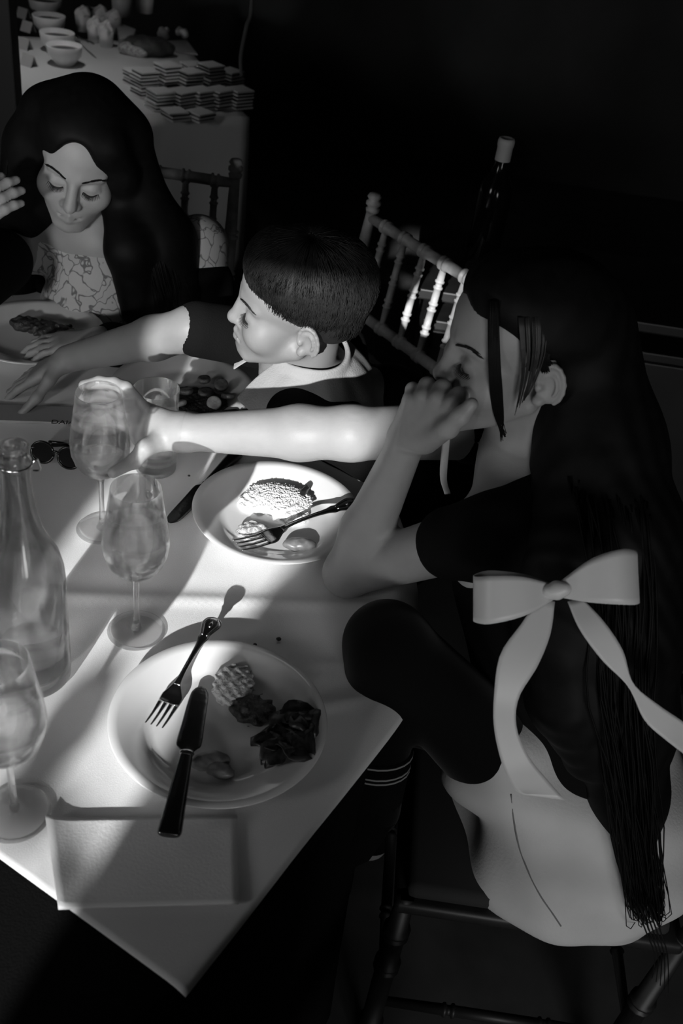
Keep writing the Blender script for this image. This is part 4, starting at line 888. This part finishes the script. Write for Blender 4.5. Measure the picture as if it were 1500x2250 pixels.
# far plate of vegetable slices
for i, (px, py, r, is_pale, wd) in enumerate(((428, 912, .0165, 1, 'largest round slice at the front'), (470, 888, .013, 1, 'pale oval slice'), (395, 890, .012, 1, 'small slice touching the tumbler'), (452, 862, .014, 0, 'dark slice at the back'), (408, 862, .013, 0, 'dark slice behind the tumbler'), (372, 872, .013, 0, 'dark slice seen through the tumbler'), (500, 870, .012, 0, 'dark slice at the right end'), (448, 836, .012, 0, 'rearmost round slice'), (485, 850, .013, 0, 'dark slice near the rear'), (350, 905, .012, 0, 'slice hidden behind the tumbler'), (460, 925, .011, 0, 'slice under the knife'))):
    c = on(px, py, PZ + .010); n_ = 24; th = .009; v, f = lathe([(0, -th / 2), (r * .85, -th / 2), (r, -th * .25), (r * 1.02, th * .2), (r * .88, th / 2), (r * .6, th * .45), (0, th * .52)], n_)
    o = clean(mesh_obj('vegetable_slice', v, f, M_veg_l if is_pale else M_veg)); o.location = c + V(0, 0, .002 * (i % 3)); o.rotation_euler = (random.uniform(-.7, .1), random.uniform(-.4, .4), random.uniform(0, 3)); tag(o, 'browned vegetable slice on the far plate, %s' % wd, 'vegetable', 'browned vegetable slices')
lump('gravy_vegetables', on(425, 880, PZ + .003), (.062, .045, .007), 'dark gravy bed under the vegetable slices', 'gravy', M_meat, amp=.4)
# shadowed plate at the far left
for i, (px, py, rx, ry, wd) in enumerate(((55, 712, .030, .022, 'left'), (100, 722, .036, .026, 'middle'), (140, 728, .022, .018, 'right'))): lump('stew_meat', on(px, py, PZ + .008), (rx, ry, .013), 'dark food heap on the shadowed plate, %s one' % wd, 'meat', M_meat, amp=.4)
# crumbs
for i, (px, py, r) in enumerate(((560, 1416, .0022), (612, 1404, .0030), (448, 1848, .0018), (415, 1045, .002))):
    o = lump('crumb', on(px, py, TZ + .0055), (r * 1.2, r, r * .8), ('dark crumb on the cloth above the near plate', 'larger dark crumb on the cloth above the near plate', 'tiny crumb on the folded napkin', 'crumb on the cloth near the tumbler')[i], 'crumb', M_meat, res=.0006)

# unseen chair added to shade the near cloth corner from the fill
uc = empty('shade_chair', (.06, .32, 0)); tag(uc, 'dark upholstered chair added out of view to shade the near cloth corner', 'chair'); M_uph = mat('dark_upholstery', .01, .9)
def ubox(name, c_, s_, m_, par, bev=.012): bm = bmesh.new(); box(bm, c_, s_, 0, bev); return bm_obj(name, bm, m_, par, True)
ubox('seat', (0, 0, .43), (.46, .42, .07), M_uph, uc); ubox('backrest', (0, -.195, .675), (.46, .05, .445), M_uph, uc)
for sx in (-1, 1):
    for sy in (-1, 1): tube('leg', [(sx * .19, sy * .17, .0), (sx * .19, sy * .17, .40)], [.014, .02], M_wood_d, uc, 8)
# ------------------------------------------------------------------ buffet table in the back
BZ = .75
fR = on(548, 263, BZ); fL = on(350, 259, BZ); bu = unit((fL - fR)[:2]); bv = V(bu[1], -bu[0]); bv = bv if bv[1] > 0 else -bv
def bpt(a, b_, z): q = fR[:2] + bu * a + bv * b_; return (q[0], q[1], z)
bt = empty('buffet_table', (fR[0], fR[1], 0)); tag(bt, 'long buffet table with a white cloth in the dark background', 'table')
LB, DB_ = 1.9, .95; vs = [bpt(a, b_, z) for z in (BZ - .03, BZ - .004) for a, b_ in ((.02, .02), (LB, .02), (LB, DB_), (.02, DB_))]
child_of(mesh_obj('table_top', vs, [(3, 2, 1, 0), (4, 5, 6, 7), (0, 1, 5, 4), (1, 2, 6, 5), (2, 3, 7, 6), (3, 0, 4, 7)], M_wood_d, None, False), bt)
for a, b_ in ((.08, .08), (LB - .08, .08), (.08, DB_ - .08), (LB - .08, DB_ - .08)):
    p = bpt(a, b_, 0); child_of(tube('leg', [(p[0], p[1], 0), (p[0], p[1], BZ - .03)], .025, M_wood_d, None, 10), bt)
bc = []; fs = []; na, nb = 60, 30
for i in range(na + 1):
    for j in range(nb + 1):
        a = LB * i / na; t = j / nb
        if t < .6: b_, z = DB_ * (1 - t / .6), BZ
        else: k_ = (t - .6) / .4; b_, z = -.012 * min(1, k_ * 6) - .014 * k_ * (1 + math.sin(a * 26)), BZ - .5 * k_ + (.006 if k_ < .01 else 0)
        bc.append(bpt(a, b_, z))
for i in range(na):
    for j in range(nb): q = [i * (nb + 1) + j, i * (nb + 1) + j + 1, (i + 1) * (nb + 1) + j + 1, (i + 1) * (nb + 1) + j]; fs.append(q)
o = mesh_obj('buffet_cloth', bc, fs, mat('buffet_linen', .55, .9)); md = o.modifiers.new('thick', 'SOLIDIFY'); md.thickness = .001; tag(o, 'white cloth hanging over the front of the buffet table', 'tablecloth')
M_soup = mat('dark_dip', .05, .4, var=.4, scale=60); M_cer = mat('ceramic', .75, .3)
def bowl(px, py, label, r=.062):
    c = on(px, py, BZ + .03); e = empty('serving_bowl', (c[0], c[1], BZ + .001)); tag(e, label, 'bowl', 'white serving bowls on the buffet')
    v, f = lathe([(0, 0), (r * .5, 0), (r * .55, .004), (r * .9, .03), (r, .062), (r * .97, .064), (r * .86, .032), (r * .5, .010), (0, .010)], 40); clean(mesh_obj('bowl_body', v, f, M_cer, e))
    v, f = lathe([(0, .050), (r * .5, .052), (r * .92, .047), (r * .9, .040), (0, .038)], 32); clean(mesh_obj('dip', v, f, M_soup, e)); return e
bowl(142, 122, 'white serving bowl of dark dip, nearest on the buffet'); bowl(126, 93, 'white serving bowl with dark pieces, second on the buffet'); bowl(108, 55, 'white serving bowl with a spoon handle, third on the buffet'); bowl(100, 18, 'white serving bowl at the back of the buffet', .066)
def bspoon(p, q, label):
    e = empty('serving_spoon', (0, 0, 0)); tag(e, label, 'spoon', 'steel serving spoons on the buffet'); tube('handle', [p, q], [.003, .004], M_steel, e, 8); v = np.array(p); u = unit(np.array(q) - v)
    tube('spoon_bowl', [v - u * .03, v - u * .022, v - u * .010, v], [.003, .013, .014, .004], M_steel, e, 10, None, .45); return e
bspoon(on(170, 82, BZ + .02), on(205, 96, BZ + .05), 'steel serving spoon lying right of the bowls'); bspoon(on(222, 24, BZ + .06), on(190, 12, BZ + .09), 'steel serving spoon by the white cups')
# tent cards
for i, (px, py, w_) in enumerate(((52, 40, 'rearmost'), (62, 70, 'second from the back'), (55, 108, 'second from the front'), (64, 145, 'front'))):
    c = on(px, py, BZ); n_ = V(bu[0], bu[1], 0); d_ = V(bv[0], bv[1], 0); vs = [c - n_ * .026 - d_ * .016, c + n_ * .026 - d_ * .016, c + n_ * .026 + V(0, 0, .036), c - n_ * .026 + V(0, 0, .036), c + n_ * .026 + d_ * .016, c - n_ * .026 + d_ * .016]
    R_ = Matrix.Rotation(-.9, 4, 'Z'); o = mesh_obj('tent_card', [tuple((R_ @ (Vector(v_) - Vector(c))) + Vector((0, 0, .001))) for v_ in vs], [(0, 1, 2, 3), (3, 2, 4, 5)], mat('card', .42, .8), None, False); o.location = c; md = o.modifiers.new('thick', 'SOLIDIFY'); md.thickness = .001; tag(o, 'small folded tent card left of the buffet bowls, %s' % w_, 'card', 'tent cards')
# pudding pots with pale toppings
M_top = mat('whipped_topping', .75, .7, bump=.6, bscale=80)
def pot(px, py, label, r=.030, h=.062, dark=False):
    c = on(px, py, BZ + .03); e = empty('pudding_pot', (c[0], c[1], BZ + .001)); tag(e, label, 'dessert', 'pudding pots on the buffet')
    v, f = lathe([(0, 0), (r * .8, 0), (r, h), (r * .95, h), (r * .76, .004), (0, .004)], 28); clean(mesh_obj('pot_body', v, f, M_cer, e)); t = Fig(); t.ell((0, 0, h), (r * 1.02, r * 1.02, .016)); t.ell((.006, 0, h + .014), (r * .6, r * .6, .014), .012)
    figure('topping', t, .003, M_top, e, disp=lambda X, Y, Z: .003 * np.sin(180 * X + 2) * np.cos(170 * Y + 90 * Z)); return e
pot(233, 84, 'pudding pot with whipped topping, front one of the group'); pot(208, 74, 'pudding pot with whipped topping, left of the front one'); pot(182, 50, 'pudding pot with whipped topping, leftmost'); pot(220, 48, 'pudding pot with whipped topping, rear one'); pot(250, 56, 'pudding pot with whipped topping, rear right one')
def cup(px, py, label, r, h):
    c = on(px, py, BZ); v, f = lathe([(0, 0), (r * .85, 0), (r, h), (r * .96, h), (r * .8, .006), (0, .006)], 36); o = clean(mesh_obj('white_cup', v, f, M_cer)); o.location = (c[0], c[1], BZ + .001); tag(o, label, 'cup', 'white cups at the back of the buffet')
cup(268, 36, 'tall white cup behind the pudding pots', .045, .10); cup(318, 28, 'short white cup at the back right of the buffet', .04, .06)
# paper wedge, dark cake, paper sheet, two pale pompons
cake = empty('seeded_cake', on(318, 120, BZ)); tag(cake, 'dark seeded cake with pale cut face on the buffet', 'cake'); cc = np.array(cake.location)
t = Fig(); t.ell((0, 0, .030), (.085, .055, .034)); t.ell((.05, .02, .028), (.06, .045, .030), .02)
figure('cake_body', t, .004, M_meat, cake, disp=lambda X, Y, Z: .004 * np.sin(90 * X) * np.cos(80 * Y + 60 * Z)); t = Fig(); t.ell((-.055, -.035, .022), (.036, .022, .022)); t.ell((-.015, -.05, .018), (.040, .016, .018), .012); figure('cut_face', t, .003, mat('cake_crumb', .34, .8, var=.6, scale=120), cake)
for px, py, w_ in ((360, 72, 'left'), (400, 72, 'right')):
    c = on(px, py, BZ + .03); t = Fig()
    for i in range(16): q = unit(rng.normal(0, 1, 3)) * .016; t.ball(q + V(0, 0, .028), .012, .004)
    o = figure('pale_flower', t, .0028, mat('petal', .26, .8), None); o.location = (c[0], c[1], BZ); tag(o, 'small pale flower head at the back of the buffet, %s one' % w_, 'flower', 'flower heads on the buffet')
def sheet(pts, label, g_=.5, name='paper_sheet', lift=.004):
    P4 = [on(px, py, BZ + .002) for px, py in pts]; vs = [tuple(p) for p in P4] + [tuple(p + V(0, 0, lift)) for p in P4]; return tag(mesh_obj(name, vs, [(3, 2, 1, 0), (4, 5, 6, 7), (0, 1, 5, 4), (1, 2, 6, 5), (2, 3, 7, 6), (3, 0, 4, 7)], mat('sheet%d' % int(g_ * 100), g_, .8), None, False), label, 'paper')
sheet([(362, 92), (410, 90), (434, 122), (358, 110)], 'white paper sheet right of the seeded cake'); sheet([(256, 66), (298, 82), (292, 100), (262, 104)], 'white paper wedge beside the pudding pots', .45, lift=.03)
# striped stacks of folded napkins
M_nl, M_nd = mat('napkin_light', .6, .85), mat('napkin_dark', .03, .85)
def slabmesh(name, sx, sy, sz, m_):
    bm = bmesh.new(); box(bm, (0, 0, 0), (sx, sy, sz), 0, .0015); me = bpy.data.meshes.new(name); bm.to_mesh(me); bm.free(); me.materials.append(m_); return me
ML, MD = slabmesh('napkin', .068, .068, .0055, M_nl), slabmesh('napkin_gap', .065, .065, .0050, M_nd)
rows = [((300, 172), 5), ((345, 165), 4), ((425, 158), 5), ((318, 196), 8), ((368, 190), 9), ((416, 196), 8), ((462, 188), 9), ((505, 180), 6), ((352, 226), 6), ((398, 226), 6), ((440, 224), 6), ((480, 222), 6), ((525, 222), 6), ((385, 248), 3), ((440, 250), 3)]
names = ('leftmost at the back', 'second at the back', 'third at the back', 'leftmost of the middle row', 'second of the middle row', 'third of the middle row', 'fourth of the middle row', 'rightmost of the middle row', 'leftmost of the front row', 'second of the front row', 'third of the front row', 'fourth of the front row', 'rightmost of the front row', 'low pile at front left', 'low pile at front right')
for ((px, py), n_), nm in zip(rows, names):
    c = on(px, py + 14, BZ); e = empty('napkin_stack', (c[0], c[1], BZ + .002), math.atan2(bu[1], bu[0]) + random.uniform(.25, .6)); tag(e, 'striped napkin stack on the buffet, %s' % nm, 'napkins', 'striped napkin stacks')
    for k_ in range(n_):
        for me, nm2, dz in ((ML, 'napkin', 0), (MD, 'napkin_gap', .0052))[:1 if k_ == n_ - 1 else 2]:
            o = bpy.data.objects.new(nm2, me); COL.objects.link(o); o.parent = e; o.location = (random.uniform(-.004, .004), random.uniform(-.004, .004) , .003 + k_ * .0105 + dz); o.rotation_euler = (0, 0, random.uniform(-.06, .06))
# hanging cord and column
tube_o = tube('hanging_cord', spline([at(560, -900, 3.5), at(556, -300, 3.45), at(553, 0, 3.4), at(541, 60, 3.38), at(529, 125, 3.36), at(531, 168, 3.36)], 40), .0065, mat('cord', .10, .7), None, 10); tag(tube_o, 'thin pale cord hanging beside the buffet table', 'cord')
c = at(-12, 120, 3.0); bm = bmesh.new(); box(bm, (c[0], c[1], RZ / 2), (.11, .11, RZ), .2, .004); o = bm_obj('trim_1', bm, mat('column', .03, .8)); o['kind'] = 'structure'
# ------------------------------------------------------------------ sideboard and wine bottle in the dark
q = at(1114, 303, 2.32)
sb = empty('sideboard', (.62, q[1] + .06, 0)); tag(sb, 'dark wooden sideboard in the shadows carrying a wine bottle', 'sideboard')
SBH = q[2] - .31
def pbox(name, c_, s_, m_, par): bm = bmesh.new(); box(bm, c_, s_, 0, .004); return bm_obj(name, bm, m_, par)
pbox('cabinet_body', (0, 0, SBH / 2 - .02), (1.0, .36, SBH - .12), M_wood_d, sb); pbox('cabinet_top', (0, 0, SBH - .0125), (1.06, .40, .025), M_wood_d, sb)
for s_ in (-1, 1):
    d_ = pbox('door', (s_ * .245, -.185, SBH / 2 - .02), (.46, .015, SBH - .16), M_wood_d, sb)
    tube('knob', [(s_ * .05, -.193, SBH / 2), (s_ * .05, -.21, SBH / 2), (s_ * .05, -.22, SBH / 2)], [.005, .012, .006], M_steel, d_, 10)
    for y in (-.15, .15): pbox('leg', (s_ * .46, y, .04), (.04, .04, .08), M_wood_d, sb)
wb = empty('wine_bottle', (q[0], q[1], SBH)); tag(wb, 'dark wine bottle with a pale foil top on the sideboard', 'bottle')
v, f = lathe([(0, .012), (.03, .0), (.0375, .006), (.038, .19), (.034, .21), (.022, .232), (.0155, .255), (.0145, .295), (.0145, .305), (0, .305)], 40); clean(mesh_obj('bottle_body', v, f, mat('dark_glass', .003, .12, spec=.25), wb))
v, f = lathe([(.0172, .262), (.0168, .29), (.0182, .294), (.0185, .303), (.0165, .309), (.012, .310), (.0105, .3085), (0, .3085)], 36); clean(mesh_obj('foil_cap', v, f, mat('pale_foil', .42, .5), wb))

# pendant lamp added over the buffet to brighten it
pc = bpt(.62, .42, 0); pl = empty('added_pendant_lamp', (pc[0], pc[1], 2.05)); tag(pl, 'black pendant lamp added above the buffet table to brighten it', 'lamp')
v, f = lathe([(.02, .16), (.03, .15), (.12, .0), (.117, .0), (.027, .145), (.015, .155)], 36); clean(mesh_obj('lamp_shade', v, f, M_plastic, pl)); tube('lamp_cable', [(0, 0, .15), (0, 0, RZ - 2.05)], .003, M_plastic, pl, 6)
pbl = area('buffet_fill', (pc[0], pc[1], 2.07), (pc[0] - .12, pc[1] - .02, 0), .08, .08, 0.75, 70); pbl.data.shape = 'DISK'
